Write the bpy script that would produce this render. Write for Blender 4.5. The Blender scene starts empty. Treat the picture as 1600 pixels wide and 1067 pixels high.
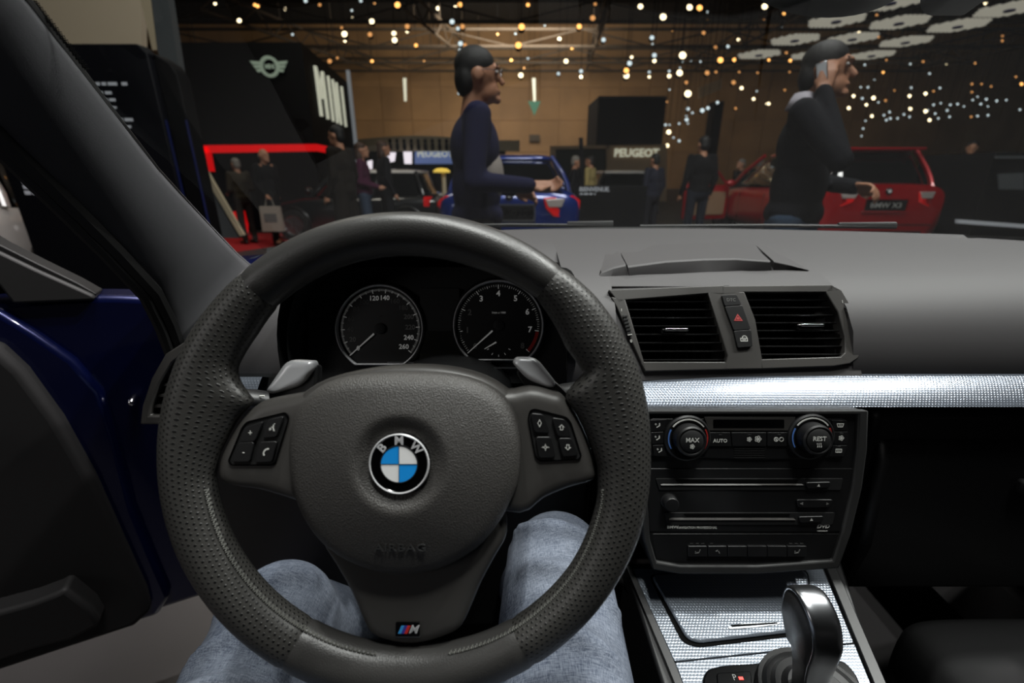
import bpy, math, random
from mathutils import Vector, Matrix
random.seed(7)
sc = bpy.context.scene
COL = sc.collection
PI = math.pi

# ------------------------------------------------------------------ camera
CAM = Vector((-0.27, 0.0, 1.20)); PITCH = math.radians(20.0); FPX = 720.0
CF = Vector((0, math.cos(PITCH), -math.sin(PITCH)))
CU = Vector((0, math.sin(PITCH), math.cos(PITCH)))
CR = Vector((1, 0, 0))
cam_d = bpy.data.cameras.new('camera'); cam = bpy.data.objects.new('camera', cam_d); COL.objects.link(cam)
cam.location = CAM; cam.rotation_euler = (PI/2 - PITCH, 0, 0)
cam_d.sensor_width = 36.0; cam_d.lens = FPX/1600*36.0
cam_d.clip_start = 0.02; cam_d.clip_end = 200
cam_d.dof.use_dof = True; cam_d.dof.focus_distance = 0.50; cam_d.dof.aperture_fstop = 4.6
sc.camera = cam
# ------------------------------------------------------------------ world, exposure
w = bpy.data.worlds.new('hall_air'); sc.world = w; w.use_nodes = True
w.node_tree.nodes['Background'].inputs[0].default_value = (1.0, 0.93, 0.85, 1)
w.node_tree.nodes['Background'].inputs[1].default_value = 0.05
vs = sc.view_settings
vs.view_transform = 'Standard'; vs.look = 'None'; vs.gamma = 1.0; vs.use_curve_mapping = False
vs.exposure = 0.0
try:
    sc.cycles.use_denoising = True
    sc.cycles.max_bounces = 6; sc.cycles.transparent_max_bounces = 8
    sc.cycles.caustics_reflective = False; sc.cycles.caustics_refractive = False
    sc.cycles.sample_clamp_indirect = 4.0
except Exception: pass

def lamp(name, kind, loc, target, energy, color=(1,1,1), size=0.3, spot=None, blend=0.5):
    d = bpy.data.lights.new(name, kind); d.energy = energy; d.color = color
    if kind == 'AREA': d.shape = 'DISK'; d.size = size
    else: d.shadow_soft_size = size
    if kind == 'SPOT': d.spot_size = math.radians(spot or 60); d.spot_blend = blend
    o = bpy.data.objects.new(name, d); COL.objects.link(o); o.location = loc
    o.rotation_euler = (Vector(target) - Vector(loc)).to_track_quat('-Z', 'Y').to_euler()
    return o
# stand rig right above the car (shines down through the windscreen), added fills, then the hall
LW = (1.0, 0.965, 0.945)
lamp('stand_spot', 'SPOT', (2.45, 1.30, 5.2), (0.0, 0.55, 0.9), 620, LW, 0.08, 34, 0.6)
lamp('stand_spot', 'SPOT', (3.75, 1.40, 5.2), (0.1, 0.55, 0.9), 620, LW, 0.08, 34, 0.6)
lamp('stand_spot', 'SPOT', (-0.9, 1.20, 5.2), (-0.5, 0.5, 0.9), 420, LW, 0.08, 34, 0.6)
lamp('stand_spot', 'SPOT', (0.4, -0.25, 5.4), (-0.30, 0.52, 1.05), 430, LW, 0.22, 14, 0.9)  # added fill from behind overhead, cone narrowed to wheel and dash
lamp('stand_wash', 'AREA', (-4.6, -3.4, 3.4), (-0.2, 0.5, 0.9), 30, LW, 2.2)  # added fill from the left rear, lifts surfaces facing the camera
lamp('stand_wash', 'AREA', (0.5, 0.4, 6.5), (0.6, 3.0, 0.6), 260, LW, 2.2)
lamp('stand_wash', 'AREA', (2.5, 4.2, 7.0), (2.5, 7.5, 0), 240, LW, 2.5)
lamp('hall_wash', 'AREA', (-5, 8, 8.0), (-4.5, 10, 0), 140, (1.0, .9, .78), 3.0)
lamp('hall_wash', 'AREA', (0, 30, 9.0), (-3, 45, 4.0), 2200, (1.0, .90, .78), 8.0)
lamp('hall_wash', 'AREA', (26, 34, 8.5), (26, 45, 2.5), 70, (1.0, .88, .72), 8.0)

# ------------------------------------------------------------------ photo pixel -> point
def ray(px, py):
    return CF + CR*((px-800)/FPX) + CU*((533.5-py)/FPX)
def PD(px, py, d): return CAM + ray(px, py)*d
def PY(px, py, Y):
    r = ray(px, py); return CAM + r*((Y-CAM.y)/r.y)
def PZ(px, py, Z):
    r = ray(px, py); return CAM + r*((Z-CAM.z)/r.z)
def PX(px, py, X):
    r = ray(px, py); return CAM + r*((X-CAM.x)/r.x)
class Fr:
    """a flat frame: origin, right, up; ez looks to the viewer"""
    def __init__(s, O, ex, ey):
        s.O = Vector(O); s.ex = Vector(ex).normalized(); s.ey = Vector(ey).normalized()
        s.ez = s.ex.cross(s.ey).normalized(); s.ey = s.ez.cross(s.ex).normalized()
    def uv(s, px, py, h=0.0):
        r = ray(px, py); O = s.O + s.ez*h
        t = (O-CAM).dot(s.ez)/r.dot(s.ez); P = CAM + r*t - O
        return (P.dot(s.ex), P.dot(s.ey))
    def uvs(s, pts, h=0.0): return [s.uv(a, b, h) for a, b in pts]
    def w(s, u, v, h=0.0): return s.O + s.ex*u + s.ey*v + s.ez*h
    def mat(s):
        m = Matrix((s.ex, s.ey, s.ez)).transposed().to_4x4(); m.translation = s.O; return m
    def at(s, u, v, h=0.0, rot=0.0, tilt=None):
        c, q = math.cos(rot), math.sin(rot)
        return Fr(s.w(u, v, h), s.ex*c + s.ey*q, s.ey*c - s.ex*q)
WORLD = Fr((0,0,0), (1,0,0), (0,1,0))

# ------------------------------------------------------------------ materials
def lin(c):
    def f(x):
        x /= 255.0
        return x/12.92 if x <= .04045 else ((x+.055)/1.055)**2.4
    return tuple(f(x) for x in c) + (1.0,)
MATS = {}
def mat(name, col=(128,128,128), rough=.5, metal=0.0, spec=.5, coat=0.0, bump=None, emit=None, var=None, aniso=0):
    if name in MATS: return MATS[name]
    m = bpy.data.materials.new(name); m.use_nodes = True; MATS[name] = m
    nt = m.node_tree; b = nt.nodes['Principled BSDF']; L = nt.links.new
    b.inputs['Base Color'].default_value = lin(col); b.inputs['Roughness'].default_value = rough
    b.inputs['Metallic'].default_value = metal; b.inputs['Specular IOR Level'].default_value = spec
    b.inputs['Coat Weight'].default_value = coat; b.inputs['Coat Roughness'].default_value = .05
    tc = nt.nodes.new('ShaderNodeTexCoord')
    if emit:
        b.inputs['Emission Color'].default_value = lin(emit[0]); b.inputs['Emission Strength'].default_value = emit[1]
    if var:   # (scale, amount): broad colour variation
        n = nt.nodes.new('ShaderNodeTexNoise'); n.inputs['Scale'].default_value = var[0]; n.inputs['Detail'].default_value = 5
        L(tc.outputs['Object'], n.inputs['Vector'])
        r = nt.nodes.new('ShaderNodeValToRGB'); c = lin(col); a = var[1]
        r.color_ramp.elements[0].position = .3; r.color_ramp.elements[1].position = .7
        r.color_ramp.elements[0].color = tuple(x*(1-a) for x in c[:3]) + (1,)
        r.color_ramp.elements[1].color = tuple(min(1, x*(1+a)) for x in c[:3]) + (1,)
        L(n.outputs['Fac'], r.inputs['Fac']); L(r.outputs['Color'], b.inputs['Base Color'])
    if bump:  # (kind, scale, strength, distance)
        k, s, st, di = bump
        if k == 'noise':
            n = nt.nodes.new('ShaderNodeTexNoise'); n.inputs['Scale'].default_value = s; n.inputs['Detail'].default_value = 3; out = n.outputs['Fac']
        else:
            n = nt.nodes.new('ShaderNodeTexVoronoi'); n.inputs['Scale'].default_value = s; out = n.outputs['Distance']
        L(tc.outputs['Object'], n.inputs['Vector'])
        bp = nt.nodes.new('ShaderNodeBump'); bp.inputs['Strength'].default_value = st; bp.inputs['Distance'].default_value = di
        L(out, bp.inputs['Height']); L(bp.outputs['Normal'], b.inputs['Normal'])
    return m
def nmath(nt, op, a, b=None, c=None):
    n = nt.nodes.new('ShaderNodeMath'); n.operation = op
    for i, x in enumerate((a, b, c)):
        if x is None: continue
        if isinstance(x, (int, float)): n.inputs[i].default_value = x
        else: nt.links.new(x, n.inputs[i])
    return n.outputs[0]
def dot_mat(name, col, rough, metal, pitch, r0, r1, strength, dist, coord, invert=False, holecol=None, spec=.5, grain=None):
    """staggered dots on two coordinates in metres (u, v)"""
    m = mat(name, col, rough, metal, spec); nt = m.node_tree; b = nt.nodes['Principled BSDF']; L = nt.links.new
    tc = nt.nodes.new('ShaderNodeTexCoord'); sp = nt.nodes.new('ShaderNodeSeparateXYZ')
    L(tc.outputs[coord[0]], sp.inputs[0])
    u = nmath(nt, 'DIVIDE', sp.outputs[coord[1]], pitch); v = nmath(nt, 'DIVIDE', sp.outputs[coord[2]], pitch*.866)
    row = nmath(nt, 'FLOOR', v); odd = nmath(nt, 'MULTIPLY', nmath(nt, 'MODULO', nmath(nt, 'ABSOLUTE', row), 2.0), .5)
    fu = nmath(nt, 'SUBTRACT', nmath(nt, 'FRACT', nmath(nt, 'ADD', u, odd)), .5)
    fv = nmath(nt, 'MULTIPLY', nmath(nt, 'SUBTRACT', nmath(nt, 'FRACT', v), .5), .866)
    d = nmath(nt, 'SQRT', nmath(nt, 'ADD', nmath(nt, 'MULTIPLY', fu, fu), nmath(nt, 'MULTIPLY', fv, fv)))
    mr = nt.nodes.new('ShaderNodeMapRange'); mr.interpolation_type = 'SMOOTHSTEP'
    mr.inputs['From Min'].default_value = r0; mr.inputs['From Max'].default_value = r1
    if invert: mr.inputs['To Min'].default_value = 1.0; mr.inputs['To Max'].default_value = 0.0
    L(d, mr.inputs['Value'])
    bp = nt.nodes.new('ShaderNodeBump'); bp.inputs['Strength'].default_value = strength; bp.inputs['Distance'].default_value = dist
    L(mr.outputs[0], bp.inputs['Height'])
    if grain:
        g = nt.nodes.new('ShaderNodeTexNoise'); g.inputs['Scale'].default_value = grain[0]; L(tc.outputs['Object'], g.inputs['Vector'])
        b2 = nt.nodes.new('ShaderNodeBump'); b2.inputs['Strength'].default_value = grain[1]; b2.inputs['Distance'].default_value = .0004
        L(g.outputs['Fac'], b2.inputs['Height']); L(bp.outputs['Normal'], b2.inputs['Normal']); L(b2.outputs['Normal'], b.inputs['Normal'])
    else: L(bp.outputs['Normal'], b.inputs['Normal'])
    if holecol:
        mx = nt.nodes.new('ShaderNodeMix'); mx.data_type = 'RGBA'
        mx.inputs[6].default_value = lin(holecol); mx.inputs[7].default_value = lin(col)
        L(mr.outputs[0], mx.inputs[0]); L(mx.outputs[2], b.inputs['Base Color'])
    return m
def glass_mat(name, tint=(235,240,240), refl=1.0):
    m = bpy.data.materials.new(name); m.use_nodes = True; nt = m.node_tree; nt.nodes.clear(); L = nt.links.new
    o = nt.nodes.new('ShaderNodeOutputMaterial'); t = nt.nodes.new('ShaderNodeBsdfTransparent'); g = nt.nodes.new('ShaderNodeBsdfGlossy')
    t.inputs[0].default_value = lin(tint); g.inputs['Roughness'].default_value = 0.0
    f = nt.nodes.new('ShaderNodeFresnel'); f.inputs[0].default_value = 1.45
    mx = nt.nodes.new('ShaderNodeMixShader'); k = nmath(nt, 'MULTIPLY', f.outputs[0], refl)
    L(k, mx.inputs[0]); L(t.outputs[0], mx.inputs[1]); L(g.outputs[0], mx.inputs[2]); L(mx.outputs[0], o.inputs[0])
    MATS[name] = m; return m

# ------------------------------------------------------------------ mesh building
class G:
    def __init__(s): s.v = []; s.f = []; s.m = []; s.uv = {}
    def add(s, vs, fs, mi=0, uvs=None):
        o = len(s.v); s.v += [Vector(p) for p in vs]
        for f in fs:
            s.f.append(tuple(i+o for i in f)); s.m.append(mi)
        if uvs:
            for i, q in enumerate(uvs): s.uv[o+i] = q
        return s
    def box(s, c, size, fr=WORLD, mi=0):
        a, b, d = (x/2 for x in size)
        P = [fr.w(c[0]+x*a, c[1]+y*b, c[2]+z*d) for x in (-1,1) for y in (-1,1) for z in (-1,1)]
        return s.add(P, [(0,1,3,2),(4,6,7,5),(0,4,5,1),(2,3,7,6),(0,2,6,4),(1,5,7,3)], mi)
    def prism(s, fr, pts, h0, h1, mi=0, scale_top=None):
        n = len(pts)
        ar = sum(pts[i][0]*pts[(i+1)%n][1]-pts[(i+1)%n][0]*pts[i][1] for i in range(n))
        if ar < 0: pts = pts[::-1]
        cx = sum(p[0] for p in pts)/n; cy = sum(p[1] for p in pts)/n; k = scale_top or 1.0
        P = [fr.w(u, v, h0) for u, v in pts] + [fr.w(cx+(u-cx)*k, cy+(v-cy)*k, h1) for u, v in pts]
        F = [tuple(range(n-1, -1, -1)), tuple(range(n, 2*n))] + [(i, (i+1)%n, n+(i+1)%n, n+i) for i in range(n)]
        return s.add(P, F, mi)
    def ringprism(s, fr, outer, inner, h0, h1, mi=0):
        n = len(outer)
        P = [fr.w(u, v, h) for h in (h0, h1) for L in (outer, inner) for u, v in L]
        F = []
        for i in range(n):
            j = (i+1) % n
            F += [(2*n+i, 2*n+j, 3*n+j, 3*n+i), (i, n+i, n+j, j), (i, j, 2*n+j, 2*n+i), (n+i, 3*n+i, 3*n+j, n+j)]
        return s.add(P, F, mi)
    def loft(s, rings, closed=True, cap=True, mi=0, uvs=None):
        n = len(rings[0]); P = [p for r in rings for p in r]; F = []
        for k in range(len(rings)-1):
            for i in range(n if closed else n-1):
                j = (i+1) % n
                F.append((k*n+i, k*n+j, (k+1)*n+j, (k+1)*n+i))
        if cap and closed:
            F.append(tuple(range(n-1, -1, -1))); F.append(tuple(range((len(rings)-1)*n, len(rings)*n)))
        return s.add(P, F, mi, uvs)
    def tube(s, path, rad, n=8, closed=False, mi=0, flat=1.0, up=None):
        path = [Vector(p) for p in path]; N = len(path)
        if isinstance(rad, (int, float)): rad = [rad]*N
        rings = []; prev = None
        for i, p in enumerate(path):
            a = path[(i-1) % N] if (closed or i > 0) else p; b = path[(i+1) % N] if (closed or i < N-1) else p
            t = (b-a).normalized()
            if prev is None:
                q = Vector(up) if up else (Vector((0,0,1)) if abs(t.z) < .9 else Vector((1,0,0)))
            else: q = prev
            x = (q - t*q.dot(t)).normalized(); y = t.cross(x); prev = x
            rings.append([p + (x*math.cos(2*PI*k/n)*flat + y*math.sin(2*PI*k/n))*rad[i] for k in range(n)])
        if closed: rings.append(rings[0])
        return s.loft(rings, True, not closed, mi)
    def lathe(s, fr, prof, n=24, mi=0, c=(0,0)):
        rings = [[fr.w(c[0]+r*math.cos(2*PI*k/n), c[1]+r*math.sin(2*PI*k/n), h) for k in range(n)] for r, h in prof]
        return s.loft(rings, True, True, mi)
    def ell(s, c, r, n=12, m=8, mi=0, R=None):
        c = Vector(c); P = []; F = []
        for j in range(m+1):
            a = PI*j/m
            for i in range(n):
                b = 2*PI*i/n
                q = Vector((r[0]*math.sin(a)*math.cos(b), r[1]*math.sin(a)*math.sin(b), r[2]*math.cos(a)))
                if R is not None: q = R @ q
                P.append(c+q)
        for j in range(m):
            for i in range(n):
                k = (i+1) % n
                F.append((j*n+i, (j+1)*n+i, (j+1)*n+k, j*n+k))
        return s.add(P, F, mi)
    def cap(s, p, r0, q, r1, n=10, mi=0):
        """tapered capsule"""
        p, q = Vector(p), Vector(q); t = (q-p)
        if t.length < 1e-6: return s.ell(p, (r0,)*3, n, 8, mi)
        t.normalize(); e = Vector((0,0,1)) if abs(t.z) < .9 else Vector((1,0,0)); x = (e-t*e.dot(t)).normalized(); y = t.cross(x)
        prof = [(p, r0, a) for a in (-85,-50,-20)] + [(q, r1, a) for a in (20,50,85)]
        rings = []
        for c, r, a in prof:
            a = math.radians(a)
            rings.append([c + t*r*math.sin(a) + (x*math.cos(2*PI*k/n)+y*math.sin(2*PI*k/n))*r*math.cos(a) for k in range(n)])
        return s.loft(rings, True, True, mi)
    def grid(s, rows, mi=0, uvs=None): return s.loft(rows, False, False, mi, uvs)

def rrect(u0, v0, u1, v1, r, n=4):
    """rounded rectangle, counter-clockwise"""
    out = []
    for cx, cy, a0 in ((u1-r, v1-r, 0), (u0+r, v1-r, 90), (u0+r, v0+r, 180), (u1-r, v0+r, 270)):
        for k in range(n+1):
            a = math.radians(a0+90*k/n); out.append((cx+r*math.cos(a), cy+r*math.sin(a)))
    return out
def roundpoly(pts, r, n=4):
    """round the corners of a polygon"""
    out = []; N = len(pts)
    for i in range(N):
        p = Vector(pts[i]); a = Vector(pts[i-1]); b = Vector(pts[(i+1) % N])
        d0 = (a-p); d1 = (b-p); k = min(r, d0.length*.45, d1.length*.45)
        A = p+d0.normalized()*k; B = p+d1.normalized()*k
        for j in range(n+1):
            t = j/n; q = A*(1-t)**2 + p*2*t*(1-t) + B*t*t; out.append((q.x, q.y))
    return out
def circ(r, n=32, c=(0,0), a0=0, a1=360):
    full = abs(a1-a0) >= 360
    return [(c[0]+r*math.cos(math.radians(a0+(a1-a0)*k/(n if full else n-1))), c[1]+r*math.sin(math.radians(a0+(a1-a0)*k/(n if full else n-1)))) for k in range(n)]
def catmull(pts, n=6, closed=False):
    P = [Vector(p) for p in pts]; N = len(P); out = []
    for i in range(N if closed else N-1):
        if closed: a, b, c, d = P[i-1], P[i], P[(i+1)%N], P[(i+2)%N]
        else: a, b, c, d = P[max(i-1,0)], P[i], P[i+1], P[min(i+2,N-1)]
        for k in range(n):
            t = k/n
            out.append(.5*((2*b)+(c-a)*t+(2*a-5*b+4*c-d)*t*t+(-a+3*b-3*c+d)*t**3))
    if not closed: out.append(P[-1])
    return out

def tag(o, label=None, cat=None, group=None, kind=None):
    if label: o['label'] = label
    if cat: o['category'] = cat
    if group: o['group'] = group
    if kind: o['kind'] = kind
    return o
def thing(name, loc, label, cat, group=None, rz=0.0, kind=None):
    o = bpy.data.objects.new(name, None); COL.objects.link(o); o.empty_display_size = .05
    o.location = loc; o.rotation_euler = (0, 0, rz)
    o['_m'] = 1; del o['_m']
    return tag(o, label, cat, group, kind)
def wmat(o):
    m = o.matrix_basis.copy()
    while o.parent is not None:
        o = o.parent; m = o.matrix_basis @ m
    return m
def mk(name, g, mats, parent=None, bevel=0, seg=2, smooth=True, angle=40, sub=0, solid=0, remesh=0, smoothit=0,
       label=None, cat=None, group=None, kind=None, origin=None):
    me = bpy.data.meshes.new(name)
    if parent is not None: T = wmat(parent).inverted(); base = None; V = [T @ p for p in g.v]
    else:
        lo = Vector((min(p.x for p in g.v), min(p.y for p in g.v), min(p.z for p in g.v)))
        hi = Vector((max(p.x for p in g.v), max(p.y for p in g.v), max(p.z for p in g.v)))
        base = Vector(origin) if origin is not None else Vector(((lo.x+hi.x)/2, (lo.y+hi.y)/2, lo.z))
        V = [p-base for p in g.v]
    me.from_pydata([tuple(p) for p in V], [], g.f)
    mats = mats if isinstance(mats, (list, tuple)) else [mats]
    for m in mats: me.materials.append(MATS[m] if isinstance(m, str) else m)
    if len(mats) > 1: me.polygons.foreach_set('material_index', g.m)
    if g.uv:
        ul = me.uv_layers.new(name='UVMap')
        for lp in me.loops: ul.data[lp.index].uv = g.uv.get(lp.vertex_index, (0, 0))
    if smooth:
        me.polygons.foreach_set('use_smooth', [True]*len(me.polygons))
        if not remesh: me.set_sharp_from_angle(angle=math.radians(angle))
    me.update()
    o = bpy.data.objects.new(name, me); COL.objects.link(o)
    if parent is not None: o.parent = parent
    else: o.location = base
    if remesh:
        r = o.modifiers.new('remesh', 'REMESH'); r.mode = 'VOXEL'; r.voxel_size = remesh; r.use_smooth_shade = True
        if smoothit:
            q = o.modifiers.new('smooth', 'SMOOTH'); q.iterations = smoothit; q.factor = .5
    if bevel:
        b = o.modifiers.new('bevel', 'BEVEL'); b.width = bevel; b.segments = seg; b.limit_method = 'ANGLE'; b.angle_limit = math.radians(35); b.harden_normals = False
    if sub:
        b = o.modifiers.new('sub', 'SUBSURF'); b.levels = sub; b.render_levels = sub
    if solid:
        b = o.modifiers.new('solid', 'SOLIDIFY'); b.thickness = solid
    return tag(o, label, cat, group, kind)
def txt(name, s, fr, u, v, h, size, m, parent=None, depth=.0004, rot=0.0, bold=0.0, shear=0.0, sx=1.0, space=1.0, flipx=False, **kw):
    c = bpy.data.curves.new(name, 'FONT'); c.body = s; c.size = size; c.align_x = 'CENTER'; c.align_y = 'CENTER'
    c.extrude = depth/2; c.offset = bold*size; c.shear = shear; c.resolution_u = 2; c.space_character = space
    t = bpy.data.objects.new(name, c); me = bpy.data.meshes.new_from_object(t)
    bpy.data.objects.remove(t); bpy.data.curves.remove(c)
    F = fr.at(u, v, h, rot)
    g = G(); g.add([F.w(p.co.x*sx, p.co.y, p.co.z) for p in me.vertices], [tuple(p.vertices) for p in me.polygons])
    bpy.data.meshes.remove(me)
    return mk(name, g, m, parent, smooth=False, **kw)
def copytree(o, loc=None, rz=None, label=None):
    r = o.copy(); COL.objects.link(r)
    if loc is not None: r.location = loc
    if rz is not None: r.rotation_euler = (0, 0, rz)
    if label: r['label'] = label
    for ch in list(o.children):
        c = ch.copy(); COL.objects.link(c); c.parent = r
        for q in list(ch.children):
            d = q.copy(); COL.objects.link(d); d.parent = c
    return r
# ------------------------------------------------------------------ interior materials
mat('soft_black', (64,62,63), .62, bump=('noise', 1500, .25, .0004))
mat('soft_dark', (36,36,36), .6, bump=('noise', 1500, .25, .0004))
mat('hard_black', (20,20,21), .42, bump=('noise', 1800, .12, .0003))
mat('matte_black', (9,9,10), .75)
mat('deep_black', (4,4,4), .9, spec=.1)
mat('gloss_black', (6,6,7), .12)
mat('spoke_grey', (62,60,58), .45, bump=('noise', 2500, .1, .0002))
mat('leather', (52,51,50), .36, bump=('noise', 900, .35, .0006))
mat('pad_leather', (58,56,54), .48, bump=('voronoi', 1000, .6, .0007))
dot_mat('perforated_leather', (53,52,50), .42, 0, .0046, .15, .26, .5, .0007, ('UV', 0, 1), holecol=(6,6,6), grain=(900, .25))
mat('thread', (90,90,86), .7)
mat('letter_silver', (205,205,207), .3, .25)
mat('chrome', (225,225,228), .12, 1.0)
mat('satin_silver', (172,174,178), .28, 1.0)
mat('paddle_silver', (214,215,218), .32, .3)
dot_mat('aluminium_trim', (132,139,149), .23, .6, .0040, .22, .5, .3, .0005, ('UV', 0, 1), invert=True)
dot_mat('aluminium_strip', (104,110,120), .25, .6, .0040, .22, .5, .3, .0005, ('UV', 0, 1), invert=True)
mat('badge_blue', (30,150,235), .3, coat=.5)
mat('badge_white', (240,240,240), .3, coat=.5)
mat('print_white', (205,205,200), .5)
mat('print_grey', (110,110,108), .5)
mat('print_dim', (70,70,69), .5)
mat('print_red', (170,40,35), .5)
mat('print_blue', (80,120,190), .5)
mat('hazard_red', (190,75,75), .5)
mat('m_blue', (60,150,215), .35); mat('m_violet', (60,60,150), .35); mat('m_red', (205,50,45), .35)
mat('dial_print', (215,215,212), .5, emit=((215,215,212), .10))
mat('dial_face', (12,12,13), .4)
mat('lcd', (22,22,20), .25)
mat('red_led', (200,30,20), .4, emit=((255,40,25), 2.2))
mat('headliner', (70,66,62), .9)
mat('pillar_cloth', (78,78,81), .85, bump=('noise', 1400, .4, .0005))
mat('rubber', (16,16,16), .6)
mat('car_blue', (5,14,58), .3, .55, coat=1.0)
mat('seat_cloth', (22,22,23), .9, bump=('noise', 900, .4, .0006))
mat('carpet', (12,12,12), .95)
glass_mat('windscreen', (232,238,236), .55)
# denim: weave of fine threads over a washed blue
m = mat('denim', (78,98,128), .9, spec=.15); nt = m.node_tree; bs = nt.nodes['Principled BSDF']; L = nt.links.new
tc = nt.nodes.new('ShaderNodeTexCoord')
n1 = nt.nodes.new('ShaderNodeTexNoise'); n1.inputs['Scale'].default_value = 7; n1.inputs['Detail'].default_value = 4
mp = nt.nodes.new('ShaderNodeMapping'); mp.inputs['Scale'].default_value = (900, 130, 900); n2 = nt.nodes.new('ShaderNodeTexNoise'); n2.inputs['Scale'].default_value = 1; n2.inputs['Detail'].default_value = 2
mp3 = nt.nodes.new('ShaderNodeMapping'); mp3.inputs['Scale'].default_value = (130, 900, 130); n3 = nt.nodes.new('ShaderNodeTexNoise'); n3.inputs['Scale'].default_value = 1; n3.inputs['Detail'].default_value = 2
L(tc.outputs['Object'], n1.inputs['Vector']); L(tc.outputs['Object'], mp.inputs['Vector']); L(mp.outputs[0], n2.inputs['Vector'])
L(tc.outputs['Object'], mp3.inputs['Vector']); L(mp3.outputs[0], n3.inputs['Vector'])
fac = nmath(nt, 'ADD', nmath(nt, 'MULTIPLY', n1.outputs['Fac'], .7), nmath(nt, 'MULTIPLY', nmath(nt, 'ADD', n2.outputs['Fac'], n3.outputs['Fac']), .35))
cr = nt.nodes.new('ShaderNodeValToRGB'); cr.color_ramp.elements[0].position = .48; cr.color_ramp.elements[1].position = .9
cr.color_ramp.elements[0].color = lin((34,43,62)); cr.color_ramp.elements[1].color = lin((140,147,160))
L(fac, cr.inputs['Fac']); L(cr.outputs['Color'], bs.inputs['Base Color'])
bp = nt.nodes.new('ShaderNodeBump'); bp.inputs['Strength'].default_value = .5; bp.inputs['Distance'].default_value = .0008
L(nmath(nt, 'ADD', n2.outputs['Fac'], n3.outputs['Fac']), bp.inputs['Height']); L(bp.outputs['Normal'], bs.inputs['Normal'])

# ------------------------------------------------------------------ hall shell, platform
mat('platform_floor', (74,72,72), .35, var=(1.5, .2), bump=('noise', 60, .05, .002))
mat('hall_floor', (52,50,50), .5, var=(1.0, .2))
mat('carpet_red', (170,28,32), .9, bump=('noise', 300, .3, .002))
mat('wall_brown', (150,112,72), .7, var=(.4, .15))
mat('wall_brown2', (144,107,69), .7, var=(.4, .15))
mat('ceiling_dark', (30,26,22), .9)
mat('truss_paint', (72,58,44), .7)
g = G(); g.box((0, 20, -.20), (120, 90, .10)); mk('floor', g, 'hall_floor', kind='structure')
plat = [(-9.5,-6), (14,-6), (14,9.0), (-4.2,8.6), (-5.0,7.2), (-9.5,6.8)]
g = G(); g.prism(WORLD, plat, -.15, 0); mk('floor_platform', g, 'platform_floor', kind='structure')
g = G(); g.prism(WORLD, [(-7.5,8.0),(-4.6,8.0),(-4.0,8.75),(-3.0,8.9),(-3.2,11.4),(-7.5,11.4)], -.15, -.149); mk('red_carpet', g, 'carpet_red', label='red carpet laid on the hall floor beyond the platform', cat='carpet')
WY = 45.0
g = G(); g.box((0, WY+.4, 6.5), (140, .4, 13.4)); wall = mk('wall_back', g, 'wall_brown2', kind='structure')
# cladding panels of the back wall, one board each
for k in range(34):
    x = -26 + k*2.6
    for j, (z0, z1) in enumerate(((-.1, 3.0), (3.05, 5.6), (5.65, 8.2), (8.25, 12.9))):
        g = G(); g.box((x, WY+.16, (z0+z1)/2), (2.56, .06+.02*((k+j) % 2), z1-z0))
        mk('wall_panel', g, 'wall_brown' if (k*3+j) % 4 else 'wall_brown2', wall)
g = G(); g.box((0, 20, 13.3), (140, 90, .2)); mk('ceiling', g, 'ceiling_dark', kind='structure')
g = G(); g.box((-60, 20, 6.5), (.3, 90, 13.6)); mk('wall_left', g, 'ceiling_dark', kind='structure')
g = G(); g.box((62, 20, 6.5), (.3, 90, 13.6)); mk('wall_right', g, 'ceiling_dark', kind='structure')
g = G(); g.box((0, -24, 6.5), (120, .3, 13.6)); mk('wall_rear', g, 'ceiling_dark', kind='structure')

# ------------------------------------------------------------------ steering wheel
FW = Fr(PD(634, 706.5, .36), (1,0,0), CU)
def wpx(px, py, h=.003): return FW.uv(px, py, h)
def wps(L, h=.003): return [wpx(a, b, h) for a, b in L]
wheel = thing('steering_wheel', FW.w(0, 0, -.03), 'black leather three-spoke steering wheel with perforated side grips and round blue-white badge', 'steering wheel')
def lerp_tab(tab, x):
    for (a, b), (c, d) in zip(tab, tab[1:]):
        if a <= x <= c: return b+(d-b)*((x-a)/(c-a))
    return tab[0][1] if x < tab[0][0] else tab[-1][1]
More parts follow.
